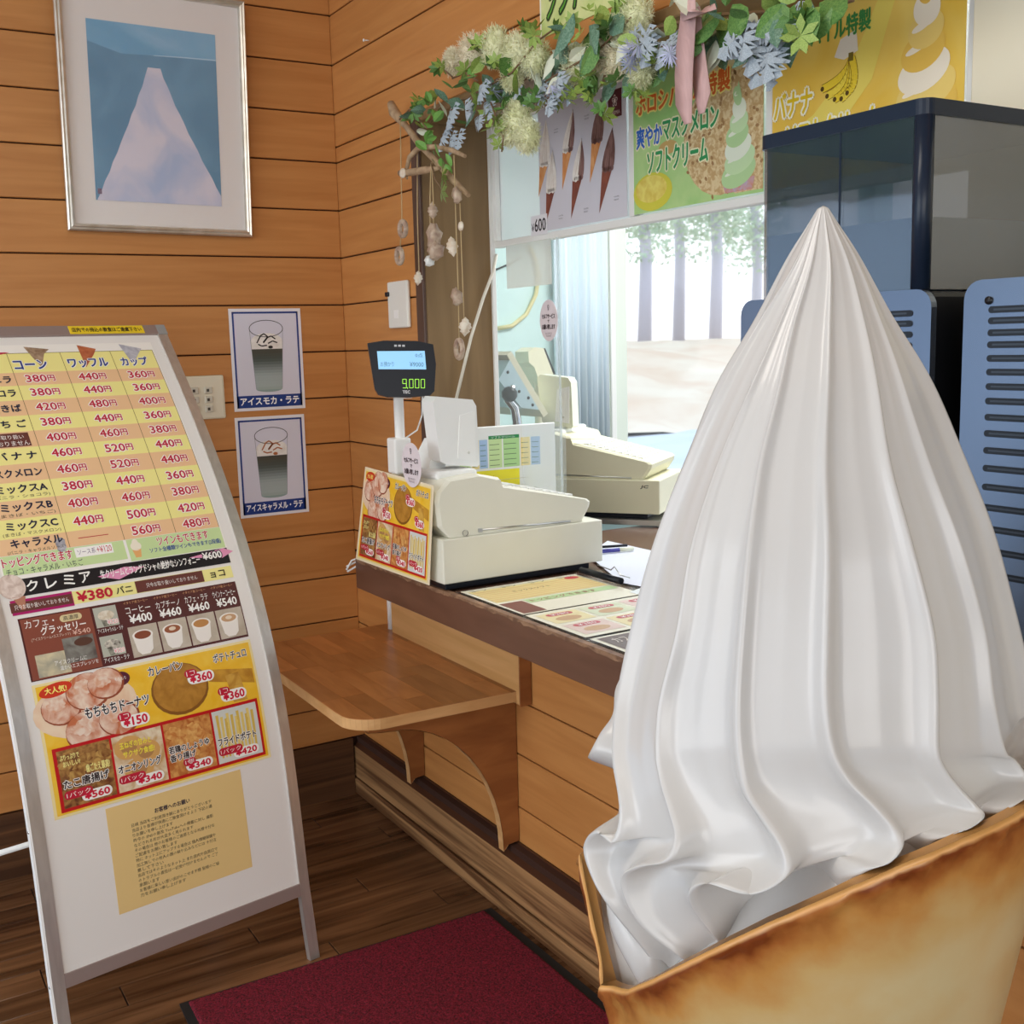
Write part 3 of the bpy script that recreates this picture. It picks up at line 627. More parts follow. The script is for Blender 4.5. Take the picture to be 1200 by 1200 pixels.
# notice
sh = sheet('notice_sheet', .170, 1.297, .518, 1.552, H('E9CB8A', .6), lab='tan paper notice with small print'); P = bprint(sh)
INK = H('4A4438', .6); P.text('お客様へのお願い', .285, -1.341, .375, -1.329, H('2A2440', .6), 2, off=.02)
for i, (t, e) in enumerate((('日頃 当店をご利用頂き誠にありがとうございます', .43), ('当店より皆様が快適にご飲食頂けるよう 下記の通', .43), ('りお願いを申し上げます', .325), ('昨今の SNSの普及 YouTubeへの掲載に対し 撮影', .43), ('などされる方が大変多く見られます', .375), ('その場合は 他のお客様のご迷惑とならぬ様十分な', .43), ('ご配慮をお願い致します', .33), ('特に ネット上にアップする場合は 個人情報保護や', .43), ('加工無しでの他人の顔の映り込みなどには 十分注', .43), ('意して下さい', .29), ('当店ではそのようなネット上 また店内や店周辺で', .43), ('のトラブルの責任は一切受け付けませんので ご了', .43), ('承願います', .275), ('お客様に楽しい思い出がのこせます様 皆様のご協', .43), ('力をお願い申し上げます', .34))):
    P.text(t, .225, -1.358-.0122*i, e, -1.349-.0122*i, INK, 2)
P.build(sh)
# strip of yellow tape over the top rail
sh = sheet('tape_notice', .395, -.002, .605, .026, H('F0D22E'), h0=.008, lab='yellow tape notice on top rail'); P = bprint(sh, .0088); P.text('店内での持込の飲食はご遠慮下さい', .402, -.020, .598, -.004, DK, 1, off=.02); P.build(sh)

# ------------------------------------------------------------ wall pictures
def wallB(x0, z0, y=-.0135): return lambda u, v, h: Vector((x0+u, y-h, z0+v))
def frame_picture():
    tl, trr, bl, brr = Vector((-.880, -.055, 2.730)), Vector((-.313, -.055, 2.672)), Vector((-.888, -.030, 1.973)), Vector((-.325, -.030, 1.961))
    # picture hangs from a cord: square frame, slightly forward at the top
    W_, H_ = .563, .715; o = Vector((-.888, -.020, 1.968)); ux = Vector((1, 0, -.012)).normalized(); uy = Vector((.012, -.045, 1)).normalized(); nn = Vector((0, -1, -.045)).normalized()
    r = empty('framed_picture', o, label='silver framed blue print of a white path on the back wall', cat='picture')
    L = lambda a, b, c: ux*a+uy*b+nn*c
    SIL = mat('silver_frame', (.62, .58, .50), .28, metal=.7, col2=(.75, .72, .66), scale=(20, 20, 20))
    prof = [(0, -.002), (0, .014), (.004, .018), (.009, .016), (.013, .021), (.019, .019), (.021, .010), (.021, -.002)]
    for (a, b, c, d) in (((0, 0), (W_, 0), 1, 1), ((W_, 0), (W_, H_), 1, 1), ((W_, H_), (0, H_), 1, 1), ((0, H_), (0, 0), 1, 1)):
        m = MB(); A, B = Vector((*a, 0)), Vector((*b, 0)); t = (B-A).normalized(); n = Vector((-t.y, t.x, 0)); vs = []
        for q, hh in prof: p1 = A+t*q+n*q; p2 = B-t*q+n*q; vs += [L(p1.x, p1.y, hh), L(p2.x, p2.y, hh)]
        m.add(vs, [(2*i, 2*i+1, 2*i+3, 2*i+2) for i in range(len(prof)-1)]+[(14, 15, 1, 0)]); m.build('frame_side', [SIL], r)
    MB().prism([(.015, .015), (W_-.015, .015), (W_-.015, H_-.015), (.015, H_-.015)], (0, 0, 0), ux, uy, nn*.004).build('mat_board', [H('E6E0DC', .6)], r)
    P = Print(lambda u, v, h: L(u, v, .0045+h), h=.0004)
    u0, u1, v0, v1 = .086, .468, .092, .606; w, h = u1-u0, v1-v0; p = lambda a, b: (u0+a*w, v0+b*h)
    SKY = mat('print_sky', hexc('5FA3CC'), .5, col2=hexc('82B6D8'), scale=(4, 4, 9)); SEA = mat('print_teal', hexc('3D7FA6'), .5, col2=hexc('5792B6'), scale=(7, 7, 7)); PATH = mat('print_path', hexc('A9B9DC'), .5, col2=hexc('D9D3E2'), scale=(9, 9, 7), lo=.3, hi=.62)
    P.poly([p(0, 0), p(1, 0), p(1, 1), p(0, 1)], SKY, 1)
    P.poly([p(0, 0), p(1, 0), p(1, .85), p(.75, .845), p(.5, .84), p(.25, .83), p(0, .88)], SEA, 2)
    P.poly([p(.5, .842), p(.75, .852), p(1, .858), p(1, .85), p(.75, .845), p(.5, .838)], H('A8CDE4', .5), 2.5)
    left = [p(.45-.44*t**1.1+.004*math.sin(t*50), .77*(1-t)) for t in [i/14 for i in range(15)]]; right = [p(.55+.45*t**1.15+.004*math.sin(t*60), .77*(1-t)+.06*t) for t in [i/14 for i in range(15)]]
    P.poly(left+[p(0, 0), p(1, 0)]+right[::-1], PATH, 3)
    P.rect(u0+.006, v0+.018, u0+.018, v0+.034, H('6A4A6A', .5), 4)
    P.build(r)
    MB().prism([(.018, .018), (W_-.018, .018), (W_-.018, H_-.018), (.018, H_-.018)], nn*.008, ux, uy, nn*.0015).build('glass', [mat('picture_glass', (1, 1, 1), .02, alpha=.06, spec=.8)], r)
frame_picture()
MB0 = MB
tag(MB().tube([(-.013, -.315, 2.534), (-.030, -.315, 2.533)], .0022, 6).ell((-.031, -.315, 2.533), (.003, .005, .005), 8).build('push_pin', [WPL]), 'small white push pin stuck in the right wall above the switch', 'pin')
tag(MB().tube([at(486, 141, 'X', -.013), at(486, 141, 'X', -.028)], .002, 6).build('nail', [BLK]), 'small nail in the wall above the shell mobile', 'nail') if False else None

def drink(x0, x1, z0, z1, lab, title, cols, tilt=0):
    W_, H_ = x1-x0, z1-z0
    r = empty('drink_poster', (x0, -.0135, z0), label=lab, cat='poster'); r.rotation_euler = (0, tilt, 0)
    MB().box((0, -.0008, 0), (W_, 0, H_)).build('paper', [H('ECECF2', .45)], r)
    P = Print(lambda u, v, h: (u, -.0010-h, v)); b = .010; BL = H('1A3A86', .4)
    for q in ((b, b, W_-b, b+.040), (b, b, b+.006, H_-b), (W_-b-.006, b, W_-b, H_-b), (b, H_-b-.006, W_-b, H_-b)): P.rect(*q, BL, 1)
    P.rect(b+.006, b+.040, W_-b-.006, H_-b-.006, H('DCDCEA', .45), 1)
    P.text(title, b+.012, b+.009, W_-b-.012, b+.033, H('FFFFFF', .4), 3, off=.03)
    c = W_*.5; g0, g1 = .068, H_-.045; rt, rb = .057, .045
    def gl(t): return rb+(rt-rb)*t
    steps = cols
    stops = [(0, '9FB0AC'), (.06, 'A9B8B6'), (.22, 'A3B0B0'), (.34, '7E8A88'), (.46, steps[1]), (.58, '4E4C42'), (.68, steps[2])]
    def mixc(t):
        for (a, ca), (b_, cb) in zip(stops, stops[1:]):
            if a <= t <= b_:
                f = (t-a)/(b_-a); A2, B2 = [int(ca[i:i+2], 16) for i in (0, 2, 4)], [int(cb[i:i+2], 16) for i in (0, 2, 4)]; return '%02X%02X%02X' % tuple(int(x+(y-x)*f) for x, y in zip(A2, B2))
        return stops[-1][1]
    for k in range(16):
        t0, t1 = .68*k/16, .68*(k+1)/16; gm = H(mixc((t0+t1)/2), .4)
        P.poly([(c-gl(t0), g0+(g1-g0)*t0*.98), (c+gl(t0), g0+(g1-g0)*t0*.98), (c+gl(t1), g0+(g1-g0)*t1*.98), (c-gl(t1), g0+(g1-g0)*t1*.98)], gm, 2)
    for k in range(0): P.stroke([(c-.030+.015*k, g0+.012), (c-.034+.017*k, g0+(g1-g0)*(.45+.08*(k % 2)))], .004, H('98A4A4', .4), 2.2)
    P.ell(c, g0+.002, rb, .010, H('8FA5A0', .4), 1.8)
    zt = g0+(g1-g0)*.66; P.poly([(c-gl(.62), zt-.012), (c+gl(.62), zt-.012), (c+gl(.72), zt+.012), (c-gl(.72), zt+.012)], H('EDEBE6', .4), 2.4); P.ell(c, zt+.014, gl(.7), .026, H('F4F2EE', .4, col2=hexc('E4E0DA'), scale=(40, 40, 40)), 3)
    zr = g1-.008
    for k in range(36):
        a0, a1 = 2*PI*k/36, 2*PI*(k+1)/36; P.stroke([(c+rt*math.cos(a0), zr-.012+.027*math.sin(a0)), (c+rt*math.cos(a1), zr-.012+.027*math.sin(a1))], .0022, H('4A4A52', .4), 4)
    for sg in (-1, 1): P.stroke([(c+sg*rt, zr-.012), (c+sg*rb, g0+.004)], .0012, H('8A8E94', .4), 3.6)
    sc = H(steps[3], .35)
    for q in (((-.034, -.012), (-.020, .012), (-.008, .018), (.004, .008), (-.012, -.010)), ((-.012, -.012), (.004, .006), (.016, .010), (.030, .000)), ((.004, -.014), (.020, -.006), (.036, -.012)), ((-.03, -.016), (-.018, -.022), (0, -.02))):
        P.stroke([(c+a, zt+.020+b_) for a, b_ in q], .0042, sc, 4.2)
    P.ell(c+.012, zt-.006, .008, .005, sc, 4.2)
    P.build(r)
drink(-.415, -.170, 1.401, 1.734, 'iced latte poster with black chocolate drizzle, upper of the two', 'アイスモカ・ラテ', ('8C9C98', '4C5650', '3E4238', '2A2622'), .0)
drink(-.417, -.177, 1.046, 1.381, 'iced latte poster with orange caramel drizzle, lower of the two', 'アイスキャラメル・ラテ', ('7E8C88', '4E5650', '38403A', 'B0683A'), .0)

# switches
sw = empty('switch_plate', (-.585, -.0135, 1.383), label='ivory six button light switch plate beside the menu sign', cat='switch')
MB().rbox((0, -.006, 0), (.138, 0, .140), .0055, seg=2).build('plate', [mat('ivory_plate', (.82, .78, .62), .4)], sw)
for i in range(2):
    for k in range(3):
        b = MB().rbox((.040+.045*i-.012, -.010, .034+.030*k-.012), (.040+.045*i+.014, -.006, .034+.030*k+.010), .002, seg=1).build('rocker_button', [H('D9D6C6')], sw)
        MB().box((.040+.045*i-.005, -.0106, .034+.030*k-.006), (.040+.045*i+.003, -.0101, .034+.030*k+.003)).build('name_window', [H('4A463C')], b)
th = empty('wall_controller', (-.0135, -.395, 1.655), label='white wall controller with black slider beside the window casing', cat='controller')
MB().rbox((-.013, -.138, 0), (0, 0, .142), .005, seg=2).build('body', [mat('controller_white', (.80, .80, .74), .4)], th)
MB().rbox((-.020, -.018, .098), (-.013, .004, .112), .002, seg=1).build('slider', [BLK], th)
MB().box((-.0138, -.075, .030), (-.0131, -.045, .055)).build('label_window', [H('F4F4F0')], th)

# ------------------------------------------------------------ posters on the upper sash (plane X = .22, read from the room)
def sash(yl, z0=1.908): return lambda u, v, h: Vector((-h-.0012, -u, v))
def poster(name, yl, yr, z0, z1, lab, base):
    r = empty(name, (.221, yl, z0), label=lab, cat='poster'); MB().box((-.001, yr-yl, 0), (0, 0, z1-z0)).build('paper', [base], r)
    P = Print(lambda u, v, h: (-.0012-h, -u, v), h=.0003)
    U = lambda y: yl-y; V = lambda z: z-z0
    return r, P, U, V
r, P, U, V = poster('cone_poster', -.905, -1.309, 1.908, 2.236, 'grey poster of six slim cones priced 600 yen', H('D8D6DE', .35))
r.location.x = .2195
SW = H('EFE6DC', .35, col2=hexc('F7F2EA'), scale=(60, 60, 60)); CH = H('6E4A44', .35, col2=hexc('94706A'), scale=(60, 60, 20)); OR = H('D98A4A', .35, col2=hexc('EBB27A'), scale=(40, 40, 20)); RB = H('93523F', .35, col2=hexc('7C4236'), scale=(40, 40, 20))
def cone(tip, mid, pt, a, b, cc):
    (y0, z0), (y1, z1), (y2, z2) = tip, mid, pt; w = .026
    L = []
    for t in (0, .15, .35, .6, .85, 1): L.append((t, w*math.sin(min(1, t*1.15)*PI/2)*1.0))
    def pc(t): return (U(y0+(y1-y0)*t), V(z0+(z1-z0)*t))
    le = [(pc(t)[0]-q, pc(t)[1]) for t, q in L]; ri = [(pc(t)[0]+q, pc(t)[1]) for t, q in L]; md = [(pc(t)[0]+.002, pc(t)[1]) for t, q in L]
    P.poly(le+md[::-1], a, 2); P.poly(md+ri[::-1], b, 2)
    um, vm = U(y1), V(z1)
    for k in range(5): P.ell(um-.018+.009*k, vm-.004-.003*(k % 2), .007, .008, a if k < 3 else b, 2.6)
    P.poly([(um-.024, vm+.002), (um+.024, vm+.002), (U(y2), V(z2))], cc, 1.6)
    for k in (-.5, 0, .5): P.stroke([(um+.024*k, vm), pc(.08)], .0010, H('C8B8A8', .35) if a is SW else H('B08A80', .35), 3)
for tip, mid, pt, a, b, cc in (((-.9465, 2.205), (-.935, 2.095), (-.90, 2.004), SW, SW, OR), ((-.975, 2.12), (-.965, 2.02), (-.935, 1.926), SW, SW, RB), ((-1.078, 2.208), (-1.05, 2.115), (-1.02, 2.008), SW, CH, OR), ((-1.115, 2.128), (-1.095, 2.035), (-1.06, 1.928), SW, CH, RB), ((-1.205, 2.213), (-1.185, 2.118), (-1.15, 2.010), CH, CH, OR), ((-1.252, 2.132), (-1.230, 2.040), (-1.190, 1.928), CH, CH, RB)): cone(tip, mid, pt, a, b, cc)
P.rect(U(-1.235), V(2.155), U(-1.292), V(2.222), H('5A2630', .35), 2); P.text('❀', U(-1.252), V(2.182), U(-1.275), V(2.210), H('E8D8D0', .35), 3); P.text('CREMIA', U(-1.243), V(2.162), U(-1.285), V(2.171), H('E8D8D0', .35), 3)
for y, z in ((-.985, 2.17), (-1.13, 2.18), (-1.0, 1.94), (-1.12, 1.945), (-1.255, 1.96)):
    P.text('vanilla', U(y), V(z), U(y-.022), V(z+.004), H('8A8A92', .35), 3); P.text('¥600', U(y), V(z-.008), U(y-.02), V(z-.004), H('8A8A92', .35), 3)
P.build(r)
t = empty('price_sticker', (.2175, -.858, 1.900), label='white price sticker reading 600 yen on the grey cone poster', cat='sticker')
MB().box((-.0006, -.085, 0), (0, 0, .055)).build('paper', [H('ECEBF0', .4)], t); P = Print(lambda u, v, h: (-.0008-h, -u, v)); P.text('¥', .004, .012, .018, .034, BLACK, 1, off=.01); P.text('600', .021, .010, .078, .045, BLACK, 1, off=.015); P.build(t)

r, P, U, V = poster('melon_poster', -1.336, -1.789, 1.908, 2.236, 'green melon soft cream poster in the middle of the three', H('9CCF7C', .35, col2=hexc('C2E09A'), scale=(6, 6, 6)))  # green and net print lightened in colour for light coming through the pane
NET = mat('melon_net', hexc('C9A672'), .4, col2=hexc('E4CFA0'), scale=(90, 90, 90), lo=.42, hi=.58)
P.ell(U(-1.655), V(2.045), .128, .128, NET, 1); P.poly([(U(-1.60), V(2.236)), (U(-1.789), V(2.236)), (U(-1.789), V(1.915)), (U(-1.70), V(1.915)), (U(-1.62), V(2.1))], NET, 1.2); P.poly([(U(-1.64), V(2.236)), (U(-1.789), V(2.236)), (U(-1.789), V(2.18)), (U(-1.70), V(2.175))], H('D9D2A0', .35), 1.4)
random.seed(5)
for k in range(70):
    a, q = random.uniform(0, 2*PI), .14*math.sqrt(random.random()); y, z = -1.665+q*math.cos(a), 2.04+q*math.sin(a); 
    if y < -1.785 or z < 1.915: continue
    P.ell(U(y), V(z), .006, .004, H('A57E50', .4), 1.6, n=6, rot=a)
P.ell(U(-1.41), V(1.955), .075, .045, H('D8D24A', .35), 1.8); P.ell(U(-1.405), V(1.962), .060, .032, H('EFE27A', .35, col2=hexc('E0C85A'), scale=(40, 40, 40)), 2); P.ell(U(-1.47), V(2.05), .035, .016, H('C9A868', .35), 2)
P.text('ホロシパイル特製', U(-1.350), V(2.140), U(-1.685), V(2.188), H('E06A2A', .35), 4, out=H('F6E98A', .35), ow=.07, off=.035, rot=.0)
P.text('爽やか', U(-1.350), V(2.062), U(-1.448), V(2.112), H('2A6AC8', .35), 4, out=H('F2F0C8', .35), ow=.07, off=.035); P.text('マスクメロン', U(-1.452), V(2.068), U(-1.648), V(2.118), H('2E9A5A', .35), 4, out=H('F2F0C8', .35), ow=.07, off=.035)
P.text('ソフトクリーム', U(-1.392), V(1.998), U(-1.612), V(2.052), H('2E9A5A', .35), 4, out=H('F2F0C8', .35), ow=.07, off=.035)
def swirl(P, cu, v0, v1, rw, ms, lay=2.5):
    n = 7; h = v1-v0
    for k in range(n):
        t = k/n; w = rw*(1-t)**.75; c = cu+.004*math.sin(k*1.7)
        P.ell(c, v0+h*t*.92+h*.06, w, h*.15*(1-t*.35), ms[k % len(ms)], lay+.25*k, rot=.28, n=28)
        P.ell(c-w*.25, v0+h*t*.92+h*.085, w*.55, h*.025, ms[-1], lay+.25*k+.1, rot=.30, n=16)
    P.poly([(cu-rw*.16, v0+h*.86), (cu+rw*.18, v0+h*.86), (cu+rw*.02, v1)], ms[0], lay+.25*n)
swirl(P, U(-1.712), 2.152-1.908-.205, 2.152-1.908, .056, [H('B9DDA0', .35), H('CBE8B4', .35), H('EDF6E0', .35)])
P.poly([(U(-1.66), V(1.945)), (U(-1.765), V(1.945)), (U(-1.755), V(1.918)), (U(-1.67), V(1.918))], H('D98A5A', .35, col2=hexc('C0B0C8'), scale=(50, 50, 50)), 2.4)
P.build(r)
r, P, U, V = poster('banana_poster', -1.815, -2.286, 1.908, 2.236, 'yellow banana soft cream poster, rightmost of the three', H('F0C448', .35, col2=hexc('F6D872'), scale=(5, 5, 5)))  # yellow print colours lightened to carry the backlight
P.poly([(U(-1.815), V(2.20)), (U(-1.93), V(2.236)), (U(-2.0), V(2.236)), (U(-1.815), V(2.13))], H('F0DC88', .35), 1)
P.poly([(U(-1.815), V(2.0)), (U(-1.93), V(2.04)), (U(-2.03), V(2.12)), (U(-2.1), V(2.236)), (U(-2.14), V(2.236)), (U(-2.08), V(2.08)), (U(-1.95), V(1.96)), (U(-1.815), V(1.92))], H('F3DE6A', .35), 1)
P.poly([(U(-2.0), V(2.17)), (U(-2.04), V(2.18)), (U(-2.045), V(2.14)), (U(-2.01), V(2.13)), (U(-1.985), V(2.14))], H('EDE6D6', .35), 1.5)
P.text('ホロシパイル特製', U(-1.83), V(2.172), U(-2.075), V(2.212), H('3E8A46', .35), 4, off=.035); P.text('バナナ', U(-1.822), V(2.048), U(-1.928), V(2.098), H('E8C61E', .35), 4, out=H('FFFBE0', .35), ow=.09, off=.03); P.text('バナナ', U(-1.825), V(2.045), U(-1.931), V(2.095), H('8A6A1A', .35), 3.2, off=.05)
P.text('ソフトクリーム', U(-1.858), V(1.985), U(-2.10), V(2.032), H('F2D426', .35), 4, out=H('FFFBE0', .35), ow=.09, off=.03)
for k, (ey, ez, cy) in enumerate(((-1.955, 2.086, -2.02), (-1.968, 2.070, -2.028), (-1.988, 2.060, -2.035), (-2.005, 2.058, -2.042), (-2.020, 2.066, -2.050))):
    q = []
    for t in range(9): a = t/8; q.append((U((1-a)**2*-2.030+2*a*(1-a)*cy+a*a*ey), V((1-a)**2*2.130+2*a*(1-a)*(ez+.01)+a*a*ez)))
    P.stroke(q, .0175, H('9A7414', .35), 2.3+.3*k); P.stroke(q, .0150, H(('F4D63A', 'F8E04E')[k % 2], .35), 2.5+.3*k)
    P.ell(q[-1][0], q[-1][1], .005, .005, H('5A4418', .35), 2.6+.3*k, n=8)
P.rect(U(-2.022), V(2.124), U(-2.034), V(2.14), H('7A6A24', .35), 4.2)
swirl(P, U(-2.20), .075, .345, .075, [H('F0C65A', .35), H('F5D67A', .35), H('FBF0DA', .35)])
P.build(r)
# green poster pasted on the header boards
r = empty('header_poster', (-.0135, -1.285, 2.312), label='green hand-lettered poster high on the header boards behind the garland', cat='poster')
MB().box((-.001, -.36, 0), (0, 0, .50)).build('paper', [H('B9CC7A', .4, col2=hexc('D9DE9A'), scale=(12, 12, 12))], r)
P = Print(lambda u, v, h: (-.0012-h, -u, v), h=.0003); P.text('ソフト', .035, .035, .18, .115, H('5FA03A', .4), 3, out=H('1E3A1E', .4), ow=.06, off=.01, shear=.3); P.text('いちご', .02, .135, .16, .20, H('2A5ACA', .4), 3, out=H('E8F0B0', .4), ow=.06, off=.02); P.rect(0, 0, .006, .5, H('F0EFD8', .4), 1); P.build(r)

# ------------------------------------------------------------ cash registers
def register(name, loc, rz, lab, yellow=False):
    B = BEIGE2 if yellow else BEIGE; r = empty(name, loc, rz, label=lab, cat='cash register'); r.scale = (.866,)*3
    L = .575; D = .40
    MB().rbox((0, 0, .018), (L, D, .152), .004, seg=2).build('drawer_box', [B], r)
    MB().rbox((.008, .006, -.0), (L-.05, D-.02, .018), .002, seg=1).build('base_plinth', [BLK], r)
    for x in (.5,): MB().lathe([(.018, 0), (.018, .02)], (x, .03, .0), 12).build('foot', [RUB], r)
    pr_ = [(.030, .153), (-.004, .190), (-.012, .262), (-.004, .292), (.03, .325), (.13, .335), (.205, .318), (.212, .296), (.53, .222), (.541, .212), (.538, .196), (.515, .162), (.505, .153)]
    m = MB(); n = len(pr_); ys = (.012, .020, .372, .380); ins = (.93, 1, 1, .93); vs = []
    cx, cz = .26, .22
    for y, k in zip(ys, (.012, 0, 0, .012)):
        for x, z in pr_: d = Vector((x-cx, z-cz)); l = d.length; f = (l-k)/l if z > .16 else 1; vs.append((cx+d.x*f, y, cz+d.y*f))
    m.add(vs, [(j_*n+i, j_*n+(i+1) % n, (j_+1)*n+(i+1) % n, (j_+1)*n+i) for j_ in range(3) for i in range(n)]+[list(range(n))[::-1], list(range(3*n, 4*n))]); m.build('keyboard_housing', [B], r)
    MB().tube([(.13, .0125, .166), (.46, .0125, .158)], .0035, 8).box((.126, .0075, .160), (.14, .012, .171)).build('side_rod', [STEEL], r)
    MB().lathe([(.009, .0), (.009, .003)], (.082, .008, .163), 14, axis='Y').build('lock_cap', [BLK], r)
    MB().box((.20, .0115, .310), (.31, .0125, .311)).box((.22, .0115, .290), (.30, .0125, .2908)).build('seam_line', [H('B8B6A0')], r)
    k = MB()
    for i in range(9):
        for j_ in range(8):
            x = .25+.028*i; y = .05+.036*j_; z = .292-.2327*(x-.212)/1.0
            k.box((x, y, z), (x+.022, y+.028, z+.006))
    o = k.build('keys', [WPL], r); o['kind'] = 'stuff'
    # printer hump and operator display
    MB().rbox((.02, .06, .318), (.16, .36, .345), .01, seg=2).build('printer_cover', [WPL], r)
    dsp = MB(); P_ = [(.045, .345), (.10, .345), (.115, .38), (.125, .43), (.085, .43), (.060, .39)]
    dsp.prism(P_, (0, .16, 0), (1, 0, 0), (0, 0, 1), (0, .10, 0)); dsp.build('display_neck', [BEIGE2 if yellow else WPL], r)
    sc = MB(); sc.prism([(.055, .372), (.075, .360), (.182, .345), (.189, .352), (.184, .530), (.172, .550), (.050, .565), (.038, .550)], (0, .10, 0), (1, 0, 0), (0, 0, 1), (.0, .075, 0)); sc.build('operator_display', [mat('display_tan', (.74, .76, .60), .4) if yellow else WPL], r)
    MB().prism([(.112, .375), (.174, .365), (.177, .515), (.125, .505)], (0, .096, 0), (1, 0, 0), (0, 0, 1), (0, .006, 0)).build('display_back_cover', [H('F2F3F0')], r)
    MB().ell((.150, .0945, .392), (.005, .003, .005), 8).build('cover_screw', [H('D8D8D0')], r)
    return r
R1 = register('cash_register', (-.256, -1.150, .9800), 0, 'ivory cash register with pole display on the near end of the counter')
ux2 = at(773, 608, 'Z', 1.0)-at(690, 605, 'Z', 1.0); ux2.z = 0; ux2.normalize(); o2 = Vector(at(773, 608, 'Z', 1.0))-ux2*.498; o2.z = 0
R2 = register('cash_register', (o2.x, o2.y, .998), math.atan2(ux2.y, ux2.x), 'yellowed ivory register on the steel stand by the kitchen window', True)
lt = Print(lambda u, v, h: (u, -.0008-h, v)); lt.text('JC', .50, .118, .53, .132, H('3A3630'), 1, off=.03, shear=.3); lt.build(R2)
# customer pole display on register 1
PX, PY = .008, .285
MB().rbox((PX-.028, PY-.028, .325), (PX+.030, PY+.030, .435), .006, seg=2).build('pole_socket', [WPL], R1)
MB().lathe([(.0155, .43), (.0155, .575), (.0185, .576), (.0185, .60), (0, .60)], (PX+.005, PY, 0), 16).rbox((PX+.014, PY-.012, .555), (PX+.050, PY+.012, .605), .004, seg=1).build('pole', [WPL], R1)
fo = [(-.098, .082), (-.05, .090), (.05, .090), (.100, .080), (.108, .02), (.102, -.062), (.09, -.074), (.03, -.080), (-.04, -.080), (-.068, -.072), (-.078, -.055)]
hd_ = MB().prism(fo, (0, -.022, 0), (1, 0, 0), (0, 0, 1), (0, .030, 0)).build('display_head', [BLK], R1)
hd_['label'] = 'black customer display showing 9,000'
hd_.location = (PX-.002, PY-.035, .640); hd_.rotation_euler = (math.radians(-6), math.radians(2), math.radians(-22))
MB().prism([(a*.985+.0, b*.985-.001) for a, b in fo], (0, .0085, 0), (1, 0, 0), (0, 0, 1), (0, .010, 0)).build('back_shell', [WPL], hd_)
P = Print(lambda u, v, h: (u, -.0224-h, v)); SCR = mat('lcd_backlit', hexc('8CC4E8'), .3, emit=hexc('8CC4E8'), es=.45)
P.poly([(-.070, .058), (-.066, .004), (.078, .004), (.074, .060)], SCR, 1)
GL = mat('green_digits', hexc('8ED23A'), .3, emit=hexc('9AE03A'), es=.7)
SEG = {'9': 'abcfgd', '0': 'abcdef'}
def seg(d, x, y, w, h):
    q = {'a': ((0, 1), (1, 1)), 'b': ((1, 1), (1, .5)), 'c': ((1, .5), (1, 0)), 'd': ((0, 0), (1, 0)), 'e': ((0, .5), (0, 0)), 'f': ((0, 1), (0, .5)), 'g': ((0, .5), (1, .5))}
    for k in SEG[d]: P.stroke([(x+a*w, y+b*h) for a, b in q[k]], .0018, GL, 2)
for k, d in enumerate('9000'): seg(d, .006+.0175*k+(.003 if k else 0), -.052, .011, .026)
P.rect(.0195, -.055, .0215, -.050, GL, 2)
P.text('0点', .045, .040, .068, .053, H('5A8AB0'), 3); P.text('お預かり', -.060, .012, -.02, .026, H('5A8AB0'), 3); P.text('¥9000', .028, .012, .070, .026, H('5A8AB0'), 3)
for k in range(3): P.rect(-.018+.012*k, .072, -.010+.012*k, .078, H('C8C8CC'), 2)
P.text('TEC', .006, -.069, .028, -.060, H('D8D8DC'), 2, off=.03); P.build(hd_, 'screen')
# yellow sheet and back part behind pole
# snack poster hung on register front
A_ = at(428, 547, 'X', -.274); B_ = at(508, 569, 'X', -.274); C_ = at(503, 686, 'X', -.278); D_ = at(417, 655, 'X', -.278)
r = empty('snack_poster', D_, label='yellow fried snack poster hanging on the front of the near register', cat='poster'); dn = Vector((-1, 0, 0))
def q4(a, b): return (A_*(1-a)*(1-b)+B_*a*(1-b)+C_*a*b+D_*(1-a)*b)-D_
m = MB(); vs = [q4(0, 0), q4(1, 0), q4(1, 1), q4(0, 1)]; m.add(vs+[v+Vector((.0015, 0, 0)) for v in vs], [(0, 1, 2, 3), (7, 6, 5, 4), (0, 4, 5, 1), (1, 5, 6, 2), (2, 6, 7, 3), (3, 7, 4, 0)]); m.build('paper', [H('F4E6C8')], r)
P = Print(lambda u, v, h: q4(u, -v)+dn*(.0005+h), step=.2, h=.0003); snack(P, lambda a: .02+.96*a, lambda b: -(.02+.96*b)); P.build(r)
def sticker(name, c, ry, rz_, lab, scale=1):
    r = empty(name, c, label=lab, cat='sticker'); m = MB(); n = 32
    m.prism([(ry*math.cos(2*PI*k/n), rz_*math.sin(2*PI*k/n)) for k in range(n)], (0, 0, 0), (0, -1, 0), (0, 0, 1), (.0012, 0, 0)); m.build('disc', [H('E4DADF', .45)], r)
    P = Print(lambda u, v, h: (-.0006-h, -u, v)); w = ry*.72; I = H('3A2E38', .4)
    P.text('セルフサービス', -w, rz_*.10, w, rz_*.32, I, 1, off=.04); P.text('で', -w*.13, -rz_*.10, w*.13, rz_*.03, I, 1, off=.03); P.text('お願い致します', -w, -rz_*.42, w, -rz_*.18, I, 1, off=.04)
    P.text('SELF SERVICE', -w*.5, -rz_*.66, w*.5, -rz_*.58, H('8A7E88', .4), 1); P.text('PLEASE', -w*.4, -rz_*.78, w*.4, -rz_*.70, H('8A7E88', .4), 1); P.text('♀', -w*.12, rz_*.48, w*.12, rz_*.75, I, 1); P.build(r)
sticker('self_service_sticker', (at(482, 545, 'X', -.280)), .056, .058, 'round pink self-service sticker on top edge of the snack poster')
